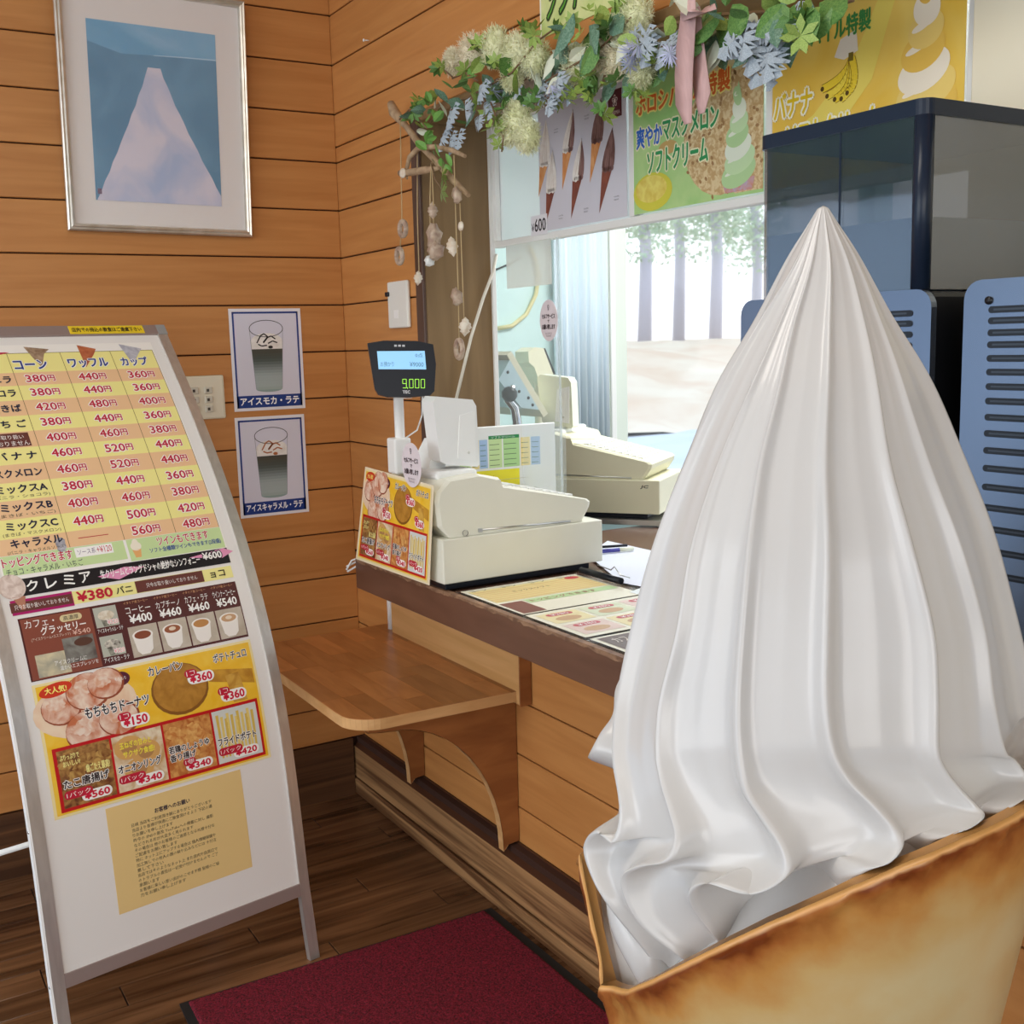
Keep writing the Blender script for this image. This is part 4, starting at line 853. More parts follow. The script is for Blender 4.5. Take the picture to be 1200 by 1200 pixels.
# clear hanging partition with its own sticker
pt_ = empty('acrylic_partition', (.215, -.66, 1.16), label='clear acrylic sheet hanging inside the serving window', cat='partition')
MB().box((0, -.33, .0), (.004, 0, .725)).build('sheet', [ACRYL], pt_); MB().box((-.001, -.334, 0), (.005, -.330, .725)).build('polished_edge', [mat('acrylic_edge', (.85, .95, .97), .2, alpha=.3)], pt_)
sticker('self_service_sticker', (.212, -.947, 1.660), .046, .058, 'round pink self-service sticker on the hanging acrylic sheet')
MB().box((.0, -.30, .60), (.003, -.06, .725)).build('frosted_tab', [mat('frosted_tab', (.85, .86, .80), .6, alpha=.6)], pt_)
# adhesive cord coil
tag(MB().tube([at(406, 668, 'Y', -.575), at(412, 657, 'Y', -.575), at(424, 653, 'Y', -.573), at(430, 657, 'Y', -.60), at(417, 664, 'Y', -.572), at(407, 670, 'Y', -.573)], .003, 6).tube([at(406, 664, 'Y', -.570), at(418, 658, 'Y', -.570), at(431, 655, 'Y', -.60)], .003, 6).build('coiled_cord', [WPL]), 'white looped cord hanging over the far counter corner', 'cord')

# menu stand with colour table
ms = empty('menu_stand', (-.018, -.765, .980), label='white framed price table stand behind the near register', cat='stand'); ms.rotation_euler = (0, 0, math.radians(-4)); ms.scale = (.873, .873, .85)
MB().rbox((0, 0, .0), (.40, .012, .445), .003, seg=1).rbox((0, -.04, 0), (.40, .08, .01), .002, seg=1).build('frame', [WPL], ms)
MB().box((.395, -.03, .0), (.425, .03, .43)).build('acrylic_side', [ACRYL], ms)
P = Print(lambda u, v, h: (u, -.0008-h, v)); GD = H('2E8A4E'); P.rect(.02, .02, .36, .425, H('EEF0EE'), 1)
for u0, c in ((.03, GRN), (.075, H('F3DE9A')), (.105, H('A9C4E6')), (.14, GRN), (.195, H('B4DC98')), (.262, H('F3DE9A')), (.302, H('A9C4E6'))):
    w = {.03: .04, .075: .028, .105: .030, .14: .05, .195: .062, .262: .036, .302: .036}[u0]; P.rect(u0, .30, u0+w, .40, c, 2)
    for k in range(5): P.rect(u0+.003, .308+.018*k, u0+w*.8, .310+.018*k, H('5A7A5A'), 3)
P.rect(.03, .40, .07, .412, GD, 2); P.rect(.14, .40, .257, .412, GD, 2); P.text('ソフトクリーム', .15, .402, .24, .410, WH, 3)
P.rect(.03, .15, .255, .292, H('F5EA3A'), 2.5); P.text('本日のおすすめ', .05, .255, .16, .275, H('A08A1A'), 3.5); P.text('売り切れ', .05, .17, .13, .195, H('A08A1A'), 3.5)
P.ell(.31, .20, .028, .020, H('5A4A48', col2=hexc('A89A94'), scale=(80, 80, 80)), 3, jag=.1); P.text('カフェ・グラッセリー', .27, .16, .35, .170, H('4A3A3A'), 3)
P.build(ms)
# steel stand and second monitor
st = empty('steel_stand', (0, 0, .972), label='low stainless steel stand carrying the yellowed register', cat='stand')
d2 = ux2; n2 = Vector((-d2.y, d2.x, 0)); oo = Vector((o2.x, o2.y, 0))
c0 = oo-d2*.02-n2*.03; MB().prism([(0, 0), (.56, 0), (.56, .40), (0, .40)], c0+Vector((0, 0, .008)), d2, n2, (0, 0, .018)).build('shelf_plate', [STEEL], st)
for a in (.02, .53):
    for b in (.02, .36): p = c0+d2*a+n2*b; MB().box((p.x-.012, p.y-.012, .003), (p.x+.012, p.y+.012, .008)).build('leg', [STEEL], st)
mo = empty('tilted_monitor', (.47, -.30, 1.3), label='thin ivory monitor seen from the side on a curved chrome arm', cat='monitor')
def rel(o_, *pp): return [Vector(p)-o_.location for p in pp]
a, b = at(594, 416, 'Y', -.34), at(637, 489, 'Y', -.34); ax_ = (b-a).normalized(); nx_ = Vector((-ax_.z, 0, ax_.x)).normalized(); a = a-mo.location
if nx_.x > 0: nx_ = -nx_
MB().prism([(0, 0), ((b-at(594, 416, 'Y', -.34)).length, 0), ((b-at(594, 416, 'Y', -.34)).length, .022), (0, .022)], a, ax_, -nx_, (0, .30, 0)).build('screen_panel', [BEIGE2], mo)
MB().prism([(.02, 0), (.26, 0), (.26, .05), (.02, .05)], a+nx_*.002, ax_, (0, 0, .0001), (0, .28, 0)) if False else None
MB().prism([(.02, .0), (.23, .0), (.18, .055), (.05, .075)], a+Vector((0, .0, 0)), ax_, nx_, (0, .28, 0)).build('back_cover', [mat('pale_blue_metal', (.55, .72, .75), .35, metal=.3)], mo)
for q, w_ in ((.05, .03), (.20, .012), (.13, .03), (.17, .012)): p = a+ax_*q+nx_*w_; MB().ell(p, (.006, .004, .006), 8).build('screw', [BLK], mo)
MB().tube(rel(mo, at(600, 452, 'Y', -.33), at(596, 470, 'Y', -.33), at(603, 478, 'Y', -.33), at(606, 495, 'Y', -.33), at(604, 530, 'Y', -.33), at(604, 578, 'Y', -.33)), .017, 10).build('chrome_arm', [CHROME], mo)
MB().ell(rel(mo, at(597, 462, 'Y', -.345))[0], (.028, .03, .028), 10).build('pivot', [BLK], mo)
# far pole display (beige) near mint wall
fp = empty('customer_display', (.84, .12, .98), label='beige pole display against the mint kitchen wall', cat='display')
def wp(px, py, Y=.12): return at(px, py, 'Y', Y)-fp.location
MB().prism([(0, 0), (1, 0)], (0, 0, 0), (1, 0, 0), (0, 0, 1), (0, 1, 0)) if False else None
m = MB(); q = [wp(*p) for p in ((619, 412), (627, 407), (637, 408), (649, 440), (646, 446), (640, 455), (634, 452), (626, 430), (620, 425))]; n = len(q); m.add(q+[v+Vector((0, .10, 0)) for v in q], [list(range(n)), list(range(n, 2*n))]+[(i, (i+1) % n, n+(i+1) % n, n+i) for i in range(n)]); m.build('head', [BEIGE2], fp)
m = MB(); q = [wp(*p) for p in ((637, 408), (639, 408), (651, 438), (649, 440))]; m.add(q+[v+Vector((0, .1, 0)) for v in q], [(0, 1, 2, 3), (4, 5, 6, 7), (1, 2, 6, 5), (0, 1, 5, 4), (2, 3, 7, 6)]); m.build('dark_face', [BLK], fp)
MB().tube([wp(630, 440, .16), wp(632, 480, .16), wp(632, 590, .16)], .018, 10).build('pole', [BEIGE2], fp)
# clutter by the window: small ornaments on kitchen register
for nm, px, py, c, lab, ct_ in (('paper_tree', 745, 530, 'F2A878', 'small orange paper tree ornament on kitchen sill', 'ornament'), ('blue_block', 703, 517, '3A86C8', 'tiny blue block ornament on kitchen sill', 'ornament'), ('green_pebble', 687, 520, 'A8B48A', 'small green pebble ornament on kitchen sill', 'ornament'), ('white_cup', 722, 521, 'E8EDE4', 'upturned white bowl on kitchen sill', 'bowl')):
    p = at(px, py, 'Y', .74)
    m = MB()
    if nm == 'paper_tree':
        for k in range(5): m.lathe([(.034-.005*k, 0), (.004, .03)], (0, 0, -.055+.022*k), 10)
    elif nm == 'blue_block': m.rbox((-.018, -.012, -.016), (.018, .012, .018), .003)
    elif nm == 'white_cup': m.lathe([(.06, -.03), (.058, -.008), (.045, .012), (.02, .02), (0, .021)], (0, 0, 0), 20)
    else: m.ell((0, 0, 0), (.022, .015, .016), 10)
    o = m.build(nm, [H(c, .5)]); o.location = (p.x, .74, .86 if nm != 'white_cup' else .86); tag(o, lab, ct_)
struct(MB().rbox((.9, .60, .80), (3.5, YK-.035, .835), .004, seg=1).build('trim_5', [H('F4F4EE', .5)]))
# kitchen worktop papers, pens and clip
def cpt(px, py, z=.9805): return at(px, py, 'Z', z)
pp = [cpt(688, 650), cpt(712, 634), cpt(775, 648), cpt(765, 690), cpt(728, 683)]
tag(MB().prism([(p.x, p.y) for p in pp], (0, 0, .9805), (1, 0, 0), (0, 1, 0), (0, 0, .0008)).build('white_paper', [H('E4E8F6', .4)]), 'white order slips spread on the counter beyond the register', 'paper')
a, b = cpt(706, 646, .989), cpt(742, 643, .989); c = (a*.45+b*.55)
pn = empty('ballpoint_pen', a, label='blue and white ballpoint pen lying on the order slips', cat='pen')
MB().tube([(0, 0, 0), c-a], .006, 8).build('blue_barrel', [H('4A4AA0')], pn); MB().tube([c-a, b-a], .006, 8).build('white_barrel', [H('E8ECD8')], pn)
a, b = cpt(706, 641, .991), cpt(735, 639, .991); tag(MB().tube([a, b], .004, 8).build('black_pen', [BLK]), 'thin black pen beside the blue pen', 'pen')
a, b = cpt(681, 668, .992), cpt(728, 681, .992); tl = empty('clipboard_clip', a, label='black spring clip bar of a clipboard in front of the register', cat='clip')
MB().tube([(0, 0, 0), b-a], .009, 8).build('bar', [BLK], tl); MB().tube(rel(tl, cpt(700, 662, .99), cpt(716, 668, 1.0), cpt(720, 664, 1.015), cpt(727, 674, 1.0), cpt(738, 677, .99)), .0016, 6).build('wire_clip', [STEEL], tl)
a = cpt(738, 694, .9805); tag(MB().prism([(a.x, a.y-.03), (a.x+.10, a.y), (a.x+.08, a.y+.03), (a.x, a.y)], (0, 0, .9805), (1, 0, 0), (0, 1, 0), (0, 0, .001)).build('slip', [H('E8EEF0')]), 'small paper slip at the statue side of the counter', 'paper')
# cables
tag(MB().tube([at(582, 298, 'Y', -.645), at(578, 318, 'Y', -.645), at(566, 350, 'Y', -.645), at(552, 395, 'Y', -.645), at(534, 470, 'Y', -.645)], .005, 8).build('white_cable', [H('E4DFCF')]), 'white cable running down the brown window jamb', 'cable')
tag(MB().tube([at(560, 325, 'Y', .793), at(600, 308, 'Y', .793), at(612, 300, 'Y', .793)], .004, 8).build('black_cable', [BLK]), 'thin black cable crossing the mint wall', 'cable')
tag(MB().tube([at(583, 385, 'Y', .787), at(600, 382, 'Y', .787), at(617, 368, 'Y', .787), at(628, 345, 'Y', .787), at(631, 325, 'Y', .787), at(628, 305, 'Y', .787), at(620, 288, 'Y', .787)], .010, 8).build('cream_hose', [H('E2D69A')]), 'cream hose curving down in front of mint wall', 'hose')
MB().tube([Vector(p) for p in ((.098, .285, .58), (.10, .30, .50), (.085, .31, .452), (.05, .32, .43), (.02, .325, .40))], .0025, 6).build('display_cable', [WPL], R1)

# ------------------------------------------------------------ coffee machines with smoked hopper
PANEL = mat('machine_panel_grey', (.22, .26, .33), .27, metal=.85); MBLK = mat('machine_black', (.010, .011, .014), .3)
SMOKE = mat('smoked_hopper', (.025, .04, .06), .03, spec=1, alpha=.56, ior=2.1); LID = mat('hopper_lid', (.010, .018, .036), .28, spec=.35); INNER = mat('hopper_inner_bin', (.46, .62, .84), .35)
def rrect(y0, y1, z0, z1, r, n=5):
    P = []
    for cy, cz, a0 in ((y1-r, z1-r, 0), (y0+r, z1-r, 90), (y0+r, z0+r, 180), (y1-r, z0+r, 270)):
        for k in range(n+1): a = math.radians(a0+90*k/n); P.append((cy+r*math.cos(a), cz+r*math.sin(a)))
    return P
def machine(y1, y0, ztop, lab, slots, yslot):
    r = empty('coffee_machine', (-.195, (y0+y1)/2, .980), label=lab, cat='coffee machine'); oy, oz = (y0+y1)/2, .980; hy = (y1-y0)/2
    MB().rbox((.004, -hy+.012, .004), (.36, hy-.012, ztop-oz-.003), .008, seg=2).build('body', [MBLK], r)
    MB().prism(rrect(-hy, hy, .02, ztop-oz, .026), (-.010, 0, 0), (0, 1, 0), (0, 0, 1), (.012, 0, 0)).build('rear_panel', [PANEL], r)
    for z in slots:
        o = MB().prism(rrect(yslot[0]-oy, yslot[1]-oy, z-oz-.0045, z-oz+.0045, .0044, 3), (-.0112, 0, 0), (0, 1, 0), (0, 0, 1), (.004, 0, 0)).build('vent_slot', [MBLK], r)
        MB().box((-.0116, yslot[0]-oy+.01, z-oz-.0012), (-.0113, yslot[1]-oy-.008, z-oz+.0014)).build('slot_fin', [H('3C444E', .3)], o)
    for (yy, zz) in ((yslot[1]+.0-oy, ztop-oz-.028),):
        MB().lathe([(0, -.0125), (.0055, -.0125), (.0055, -.010)], (0, yy, zz), 12, axis='X').build('screw', [MBLK], r)
    return r
zs1 = [at(1070, y, 'X', -.205).z for y in (367, 379, 392, 405)]; d = zs1[0]-zs1[1]; zs1 += [zs1[-1]-d*1.1*k for k in range(1, 10)]
zs2 = [at(1160, y, 'X', -.205).z for y in (363, 376, 390, 404, 420, 436, 453, 470, 489, 508, 528, 549, 571, 595, 620, 646, 673)]
machine(-2.180, -2.566, 1.660, 'left coffee machine under the smoked bean hopper behind the cream', zs1, (-2.535, -2.249))
machine(-2.619, -3.03, 1.667, 'right coffee machine with long row of vent slots at frame edge', zs2, (-2.99, -2.658))
hp = empty('bean_hopper', (-.195, -2.3805, 1.660), label='large smoked plastic bean hopper with black lid on coffee machine', cat='hopper')
def prism_shell(x0, x1, y0, y1, z0, z1, r, th, mt, name):
    P1 = rrect(x0, x1, y0, y1, r, 6); P2 = rrect(x0+th, x1-th, y0+th, y1-th, r*.8, 6); n = len(P1); m = MB()
    m.add([(*p, z0) for p in P1]+[(*p, z1) for p in P1]+[(*p, z0) for p in P2]+[(*p, z1) for p in P2], [(i, (i+1) % n, n+(i+1) % n, n+i) for i in range(n)]+[(2*n+i, 2*n+(i+1) % n, 3*n+(i+1) % n, 3*n+i) for i in range(n)]+[(n+i, n+(i+1) % n, 3*n+(i+1) % n, 3*n+i) for i in range(n)], 0, False)
    return m.build(name, [mt], hp)
hx0, hx1, hy0, hy1 = -.004, .375, -.1625, .1625
prism_shell(hx0, hx1, hy0, hy1, .0, .240, .016, .004, SMOKE, 'smoked_bin')
MB().prism(rrect(hx0-.003, hx1+.003, hy0-.003, hy1+.003, .018, 6), (0, 0, .240), (1, 0, 0), (0, 1, 0), (0, 0, .022)).build('lid', [LID], hp)
MB().prism(rrect(hx0+.006, hx1-.006, hy0+.006, hy1-.006, .012, 6), (0, 0, .002), (1, 0, 0), (0, 1, 0), (0, 0, .100)).build('inner_bin', [INNER], hp)
MB().box((hx0-.0005, -.010, .0), (hx0+.002, -.007, .240)).build('seam', [LID], hp)
MB().tube([(hx0+.010, hy0+.010, 0), (hx0+.010, hy0+.010, .240)], .014, 10).build('corner_post', [LID], hp)
# service counter behind hopper side: dark cap above machine 2 (part of the row)

# ------------------------------------------------------------ giant soft cream statue
AX0 = Vector((-.6022, -2.7362, .224)); CX0 = AX0+Vector((-.0184, .0112, 0)); KS = .86     # statue size
stt = empty('soft_cream_statue', AX0, label='giant white soft serve cream display statue in a tan cone', cat='statue')
RD = {1: [(169.6, 1.698, .044), (-193, 1.626, .085), (-198.2, 1.542, .136), (-204.3, 1.445, .179), (-208.0, 1.333, .221), (-210.0, 1.217, .251), (-206.5, 1.129, .273), (-199.7, 1.073, .287), (-191.2, 1.033, .296), (-187.7, 1.005, .304), (-188, .977, .315), (-192, .983, .325), (-197, .954, .332), (-194, .925, .330), (-188.5, .891, .318), (-184.2, .838, .295)],
2: [(-162.9, 1.696, .045), (-168.9, 1.624, .086), (-173, 1.543, .135), (-178.7, 1.452, .176), (-180.1, 1.351, .216), (-179.2, 1.249, .243), (-180.9, 1.165, .264), (-178.8, 1.106, .278), (-175.4, 1.075, .286), (-170.7, 1.048, .296), (-167.2, 1.024, .307), (-168, .998, .320), (-175, .979, .329), (-179.6, .95, .331), (-175.7, .9, .319), (-165.6, .86, .296)],
3: [(-150.4, 1.696, .046), (-156.7, 1.623, .087), (-156.7, 1.543, .135), (-158.8, 1.455, .175), (-157.9, 1.36, .213), (-157.1, 1.265, .24), (-156.3, 1.189, .259), (-154.8, 1.133, .271), (-152.1, 1.09, .281), (-146.9, 1.062, .291), (-142.8, 1.04, .304), (-141.9, 1.015, .317), (-148.3, .991, .327), (-158.1, .99, .325), (-162.2, .956, .316), (-158.3, .90, .294)],
4: [(-125, 1.695, .046), (-130, 1.622, .087), (-132.8, 1.543, .136), (-134.3, 1.457, .174), (-133.6, 1.364, .211), (-134.1, 1.272, .238), (-134.2, 1.199, .256), (-132.6, 1.144, .268), (-129, 1.113, .275), (-123.7, 1.088, .285), (-120.2, 1.068, .297), (-119.3, 1.053, .310), (-122, 1.038, .319), (-126, 1.026, .32), (-128.8, 1.0, .309), (-128.2, .95, .291)],
5: [(-97, 1.694, .046), (-103, 1.621, .088), (-108.3, 1.541, .136), (-110.2, 1.455, .175), (-107.6, 1.362, .212), (-104.6, 1.268, .239), (-105.8, 1.195, .257), (-107, 1.14, .268), (-105.5, 1.116, .274), (-102.6, 1.095, .283), (-99.9, 1.077, .295), (-100.5, 1.073, .306), (-104.7, 1.066, .313), (-109.4, 1.057, .313), (-111, 1.038, .303), (-108.8, .98, .286)],
6: [(-78, 1.695, .046), (-86.2, 1.621, .088), (-92.5, 1.54, .137), (-92, 1.452, .176), (-88.4, 1.355, .215), (-85.6, 1.258, .242), (-86.9, 1.182, .26), (-85.6, 1.123, .272), (-81.9, 1.107, .276), (-80.4, 1.094, .283), (-80.2, 1.086, .293), (-83.3, 1.083, .304), (-90.1, 1.08, .31), (-94.1, 1.07, .31), (-94.2, 1.052, .3), (-89.8, .98, .285)]}
RD[1][0] = (-176, 1.698, .044)
gen = [(RD[3][k][0]+157.1, RD[3][k][1], RD[3][k][2]) for k in range(16)]
for k in (4, 5, 6):
    for i_, d_ in ((12, .002), (13, .008), (14, .016), (15, .02)): a_, b_, c_ = RD[k][i_]; RD[k][i_] = (a_, b_, c_-d_)
ridges = [RD[k] for k in range(1, 7)]
for k in range(8):
    c = -85.6+26.0*(k+1)
    ridges.append([(c+g[0]-(0 if i > 1 else (6-3*i)), g[1]-(.0 if i < 8 else -.04+.03*math.sin(k*2.1)), g[2]+(.002 if 9 < i < 15 else 0)-(.012 if k >= 5 and i > 8 else 0)) for i, g in enumerate(gen)])
R0_ = [(a-360, b, c) for a, b, c in ridges[-1]]
seq = ridges+[[(a+360, b, c) for a, b, c in ridges[0]]]
def crom(p, n):      # Catmull-Rom through control points
    out = []; m = len(p)
    for i in range(m-1):
        a, b, c, d = p[max(i-1, 0)], p[i], p[i+1], p[min(i+2, m-1)]
        for k in range(n):
            t = k/n; out.append(tuple(.5*((2*b[j_])+(-a[j_]+c[j_])*t+(2*a[j_]-5*b[j_]+4*c[j_]-d[j_])*t*t+(-a[j_]+3*b[j_]-3*c[j_]+d[j_])*t**3) for j_ in range(len(b))))
    out.append(p[-1]); return out
full = []
for q in seq:
    q = list(q)
    tip = [(q[0][0], 1.7565, .007), (q[0][0]*.9+q[1][0]*.1, 1.736, .020)]
    q = list(q); q[-1] = (q[-1][0], q[-1][1]-.02, q[-1][2]-.024); full.append(crom(tip+q+[(q[-1][0], q[-1][1]-.10, .215)], 8))
T = len(full[0]); SS = 28; ring = []
NS = len(full)-1
verts = []; import cmath
for ti in range(T):
    row = []
    for ri in range(NS):
        a, b = full[ri][ti], full[ri+1][ti]
        gap = b[0]-a[0]
        for k in range(SS):
            s = k/SS; ph = a[0]+gap*s; z = a[1]+(b[1]-a[1])*s; r_ = a[2]+(b[2]-a[2])*s
            lower = max(0, min(1, (ti/8-9)/4))
            dd_ = min(s/.8, (1-s)) if s < .5 else min(s, (1-s)/1.25); w_ = .80*(1-math.exp(-(dd_/(.085+.03*lower))**2))+.20*math.sin(PI*s); dep = .0275*min(r_, .28)/.28*(.85+.95*lower)*max(.35, min(1.6, gap/26))
            if ti/8 > 17: dep *= .5
            r_ -= dep*w_
            # faint secondary crease in the middle of each flute, upper part
            r_ += .0009*math.exp(-((s-.5)/.10)**2)*(1-lower)*min(1, r_/.15)
            row.append((r_*KS*math.cos(math.radians(ph)), r_*KS*math.sin(math.radians(ph)), z*KS))
    verts.append(row)
# light smoothing around the ring and along the flutes keeps the crests rounded like moulded plastic
def smooth(V, it):
    A = len(V); B = len(V[0])
    for _ in range(it):
        W_ = []
        for i in range(A):
            r_ = []
            for j_ in range(B):
                p = V[i][j_]; q = V[i][j_-1]; t = V[i][(j_+1) % B]; u = V[max(i-1, 0)][j_]; v = V[min(i+1, A-1)][j_]
                r_.append(tuple(.4*p[c]+.15*(q[c]+t[c]+u[c]+v[c]) for c in range(3)))
            W_.append(r_)
        W_[0] = V[0]; V = W_
    return V
verts = smooth(verts, 1)
m = MB(); B_n = NS*SS; flat = [v for row in verts for v in row]; flat.append((0, 0, 1.760*KS)); tipi = len(flat)-1
m.add(flat, [(i*B_n+k, i*B_n+(k+1) % B_n, (i+1)*B_n+(k+1) % B_n, (i+1)*B_n+k) for i in range(T-1) for k in range(B_n)]+[(tipi, (k+1) % B_n, k) for k in range(B_n)], 0, True)
CRMX = None
CRM = mat('glossy_cream_white', (.62, .60, .575), .27, spec=.5, coat=.25)
m.build('cream_swirl', [CRM], stt)
q = [(r_*KS*math.cos(math.radians(a))+CX0.x-AX0.x, r_*KS*math.sin(math.radians(a))+CX0.y-AX0.y, z*KS) for a, z, r_ in ((-204, .905, .240), (-200, .88, .246), (-194, .845, .246), (-187, .81, .236), (-180, .76, .22))]
c_ = crom(q, 6); n_ = len(c_); m = MB()
m.tube(c_, [.006+.019*math.sin(PI*min(1, (i+1)/n_*.62+.06))**.7 for i in range(n_)], 18)
m.build('cream_fold', [CRM], stt)
# cone
RIM = [(-215, .895), (-208, .83), (-200, .745), (-189, .768), (-184, .78), (-172, .826), (-161.6, .871), (-150.4, .919), (-141, .957), (-133, .985), (-125, 1.011), (-115, 1.038), (-103, 1.060), (-87.6, 1.075), (-60, 1.08), (-20, 1.06), (20, 1.01), (60, .93), (100, .87), (125, .860), (145, .895)]
def rimz(ph):
    ph = ((ph+215) % 360)-215
    for (a, za), (b, zb) in zip(RIM, RIM[1:]):
        if a <= ph <= b: t = (ph-a)/(b-a); return za+(zb-za)*t
    return .90
def coneR(z): return .290+(z-.86)*.175 if z > .5 else .227+(z-.5)*.24
off = CX0-AX0; m = MB(); NA = 288; dl = [0, .004, .009, .016, .025, .036, .050, .068, .09, .12, .16, .21, .27, .34, .42, .50, .58, .66]
random.seed(21)
nz = [[random.uniform(-1, 1) for _ in range(NA)] for _ in range(20)]
from mathutils import noise
vs = []; tv = []
for j_, dd in enumerate(dl):
    for k in range(NA):
        ph = -215+360*k/NA; zr = rimz(ph); z = zr-dd*(zr-.12)/.66 if dd > .2 else zr-dd
        a = math.radians(ph); bumpy = max(0, 1-abs(dd-.022)/.022); n_ = noise.noise(Vector((ph*.42, dd*60, 1.3)))+.6*noise.noise(Vector((ph*1.1, dd*90, 5)))
        R_ = coneR(z)+bumpy*.0075*n_+.0045*math.exp(-((dd-.012)/.010)**2)-.003*(dd < .002)
        seam = math.exp(-(((ph+198-dd*16)/3.2)**2))*.012*min(1, (1.2-dd)); R_ += seam*(1+.5*noise.noise(Vector((dd*40, ph*.2, 2))))
        vs.append((R_*KS*math.cos(a)+off.x, R_*KS*math.sin(a)+off.y, z*KS)); tv.append((dd, ph))
ni = len(vs)
for j_, (dd, th) in enumerate(((0, .013), (.03, .014), (.10, .015), (.2, .016))):     # inner wall of the mouth
    for k in range(NA):
        ph = -215+360*k/NA; zr = rimz(ph); z = zr-dd+.002*(j_ == 0); a = math.radians(ph); R_ = coneR(z)-th; vs.append((R_*KS*math.cos(a)+off.x, R_*KS*math.sin(a)+off.y, z*KS)); tv.append((.0 if j_ else .001, ph))
nd = len(dl); fs = [(i*NA+k, i*NA+(k+1) % NA, (i+1)*NA+(k+1) % NA, (i+1)*NA+k) for i in range(nd-1) for k in range(NA)]
fs += [(ni+i*NA+k, ni+i*NA+(k+1) % NA, ni+(i+1)*NA+(k+1) % NA, ni+(i+1)*NA+k) for i in range(3) for k in range(NA)]+[(k, (k+1) % NA, ni+(k+1) % NA, ni+k) for k in range(NA)]
m.add(vs, fs, 0, True); me = m.mesh('wafer_cone', mat('wafer_shell', (.6, .45, .22), .3))
at_ = me.color_attributes.new('toast', 'FLOAT_COLOR', 'POINT')
for i, (dd, ph) in enumerate(tv): at_.data[i].color = (max(0, min(1, dd/.2)-.75*math.exp(-((ph+199-dd*16)/3.6)**2)*(i < ni)), (ph+215)/360, 1 if i >= ni or dd < .006 else 0, 1)
wm_ = me.materials[0]; nt = wm_.node_tree; b = nt.nodes['Principled BSDF']; b.inputs['Roughness'].default_value = .28
an = nt.nodes.new('ShaderNodeAttribute'); an.attribute_name = 'toast'; sp = nt.nodes.new('ShaderNodeSeparateColor'); nt.links.new(an.outputs['Color'], sp.inputs[0])
tcn = nt.nodes.new('ShaderNodeTexCoord'); nn_ = nt.nodes.new('ShaderNodeTexNoise'); nn_.inputs['Scale'].default_value = 14; nn_.inputs['Detail'].default_value = 5; nt.links.new(tcn.outputs['Object'], nn_.inputs['Vector'])
ma = nt.nodes.new('ShaderNodeMath'); ma.operation = 'MULTIPLY_ADD'; ma.inputs[1].default_value = -.85; nt.links.new(nn_.outputs[0], ma.inputs[0])
ad2 = nt.nodes.new('ShaderNodeMath'); ad2.operation = 'ADD'; ad2.inputs[1].default_value = .40; nt.links.new(sp.outputs[0], ad2.inputs[0]); nt.links.new(ad2.outputs[0], ma.inputs[2])
rp = nt.nodes.new('ShaderNodeValToRGB'); E_ = rp.color_ramp.elements; E_[0].position = .0; E_[0].color = (.20, .045, .010, 1); E_[1].position = .95; E_[1].color = (.62, .50, .27, 1)
for p_, c_ in ((.10, (.36, .115, .025, 1)), (.28, (.52, .24, .06, 1)), (.55, (.58, .38, .15, 1))): e = E_.new(p_); e.color = c_
nt.links.new(ma.outputs[0], rp.inputs[0])
mx = nt.nodes.new('ShaderNodeMix'); mx.data_type = 'RGBA'; mx.inputs[7].default_value = (.72, .36, .11, 1); nt.links.new(sp.outputs[2], mx.inputs[0]); nt.links.new(rp.outputs[0], mx.inputs[6]); nt.links.new(mx.outputs[2], b.inputs['Base Color'])
link('wafer_cone', me, stt)
m = MB(); vs = []; NB = 96
for rr, dz in ((.16, .05), (.22, .03), (.26, .005), (.285, -.016), (None, -.024)):
    for k in range(NB):
        ph = -215+360*k/NB; zr = rimz(ph); zs_ = sum(rimz(ph+q_) for q_ in range(-30, 31, 6))/11; z = min(zr-.012, zs_)+dz-.01*(ph < -165); R_ = rr if rr and rr < coneR(zr)-.03 else coneR(z)-(.013 if rr is None else .022); a = math.radians(ph); vs.append((R_*KS*math.cos(a)+off.x, R_*KS*math.sin(a)+off.y, z*KS))
m.add(vs, [(i*NB+k, i*NB+(k+1) % NB, (i+1)*NB+(k+1) % NB, (i+1)*NB+k) for i in range(4) for k in range(NB)], 0, True); m.build('cream_base', [CRM], stt, fixn=False)
MB().lathe([(0, -.224), (.20, -.224), (.20, -.19), (.16, -.17), (.13, .11), (0, .11)], (off.x, off.y, 0), 40).build('base', [WPL], stt)

# ------------------------------------------------------------ garland over the opening
gl_ = empty('garland', (0, 0, 0), label='artificial leaf and flower garland hung across top of the opening', cat='garland')
G1 = mat('leaf_green', (.06, .17, .035), .45, col2=(.16, .31, .08), scale=(20, 20, 20)); G2 = mat('leaf_lime', (.22, .35, .06), .5, col2=(.36, .48, .12), scale=(20, 20, 20)); G3 = mat('leaf_bluegreen', (.07, .17, .10), .5, col2=(.20, .33, .24), scale=(20, 20, 20))
DM = mat('dusty_miller', (.28, .34, .39), .9, col2=(.46, .52, .57), scale=(40, 40, 40)); LAV = mat('thistle_lavender', (.48, .52, .72), .7); PL = mat('plume_straw', (.74, .76, .45), .9, col2=(.84, .84, .60), scale=(10, 10, 10)); PL2 = mat('plume_pinkish', (.80, .70, .52), .9, col2=(.84, .80, .58), scale=(10, 10, 10)); STM = mat('stem_brown', (.20, .12, .06), .7); STG = mat('stem_green', (.22, .28, .09), .7); EDG = mat('leaf_edge_white', (.66, .70, .55), .6)
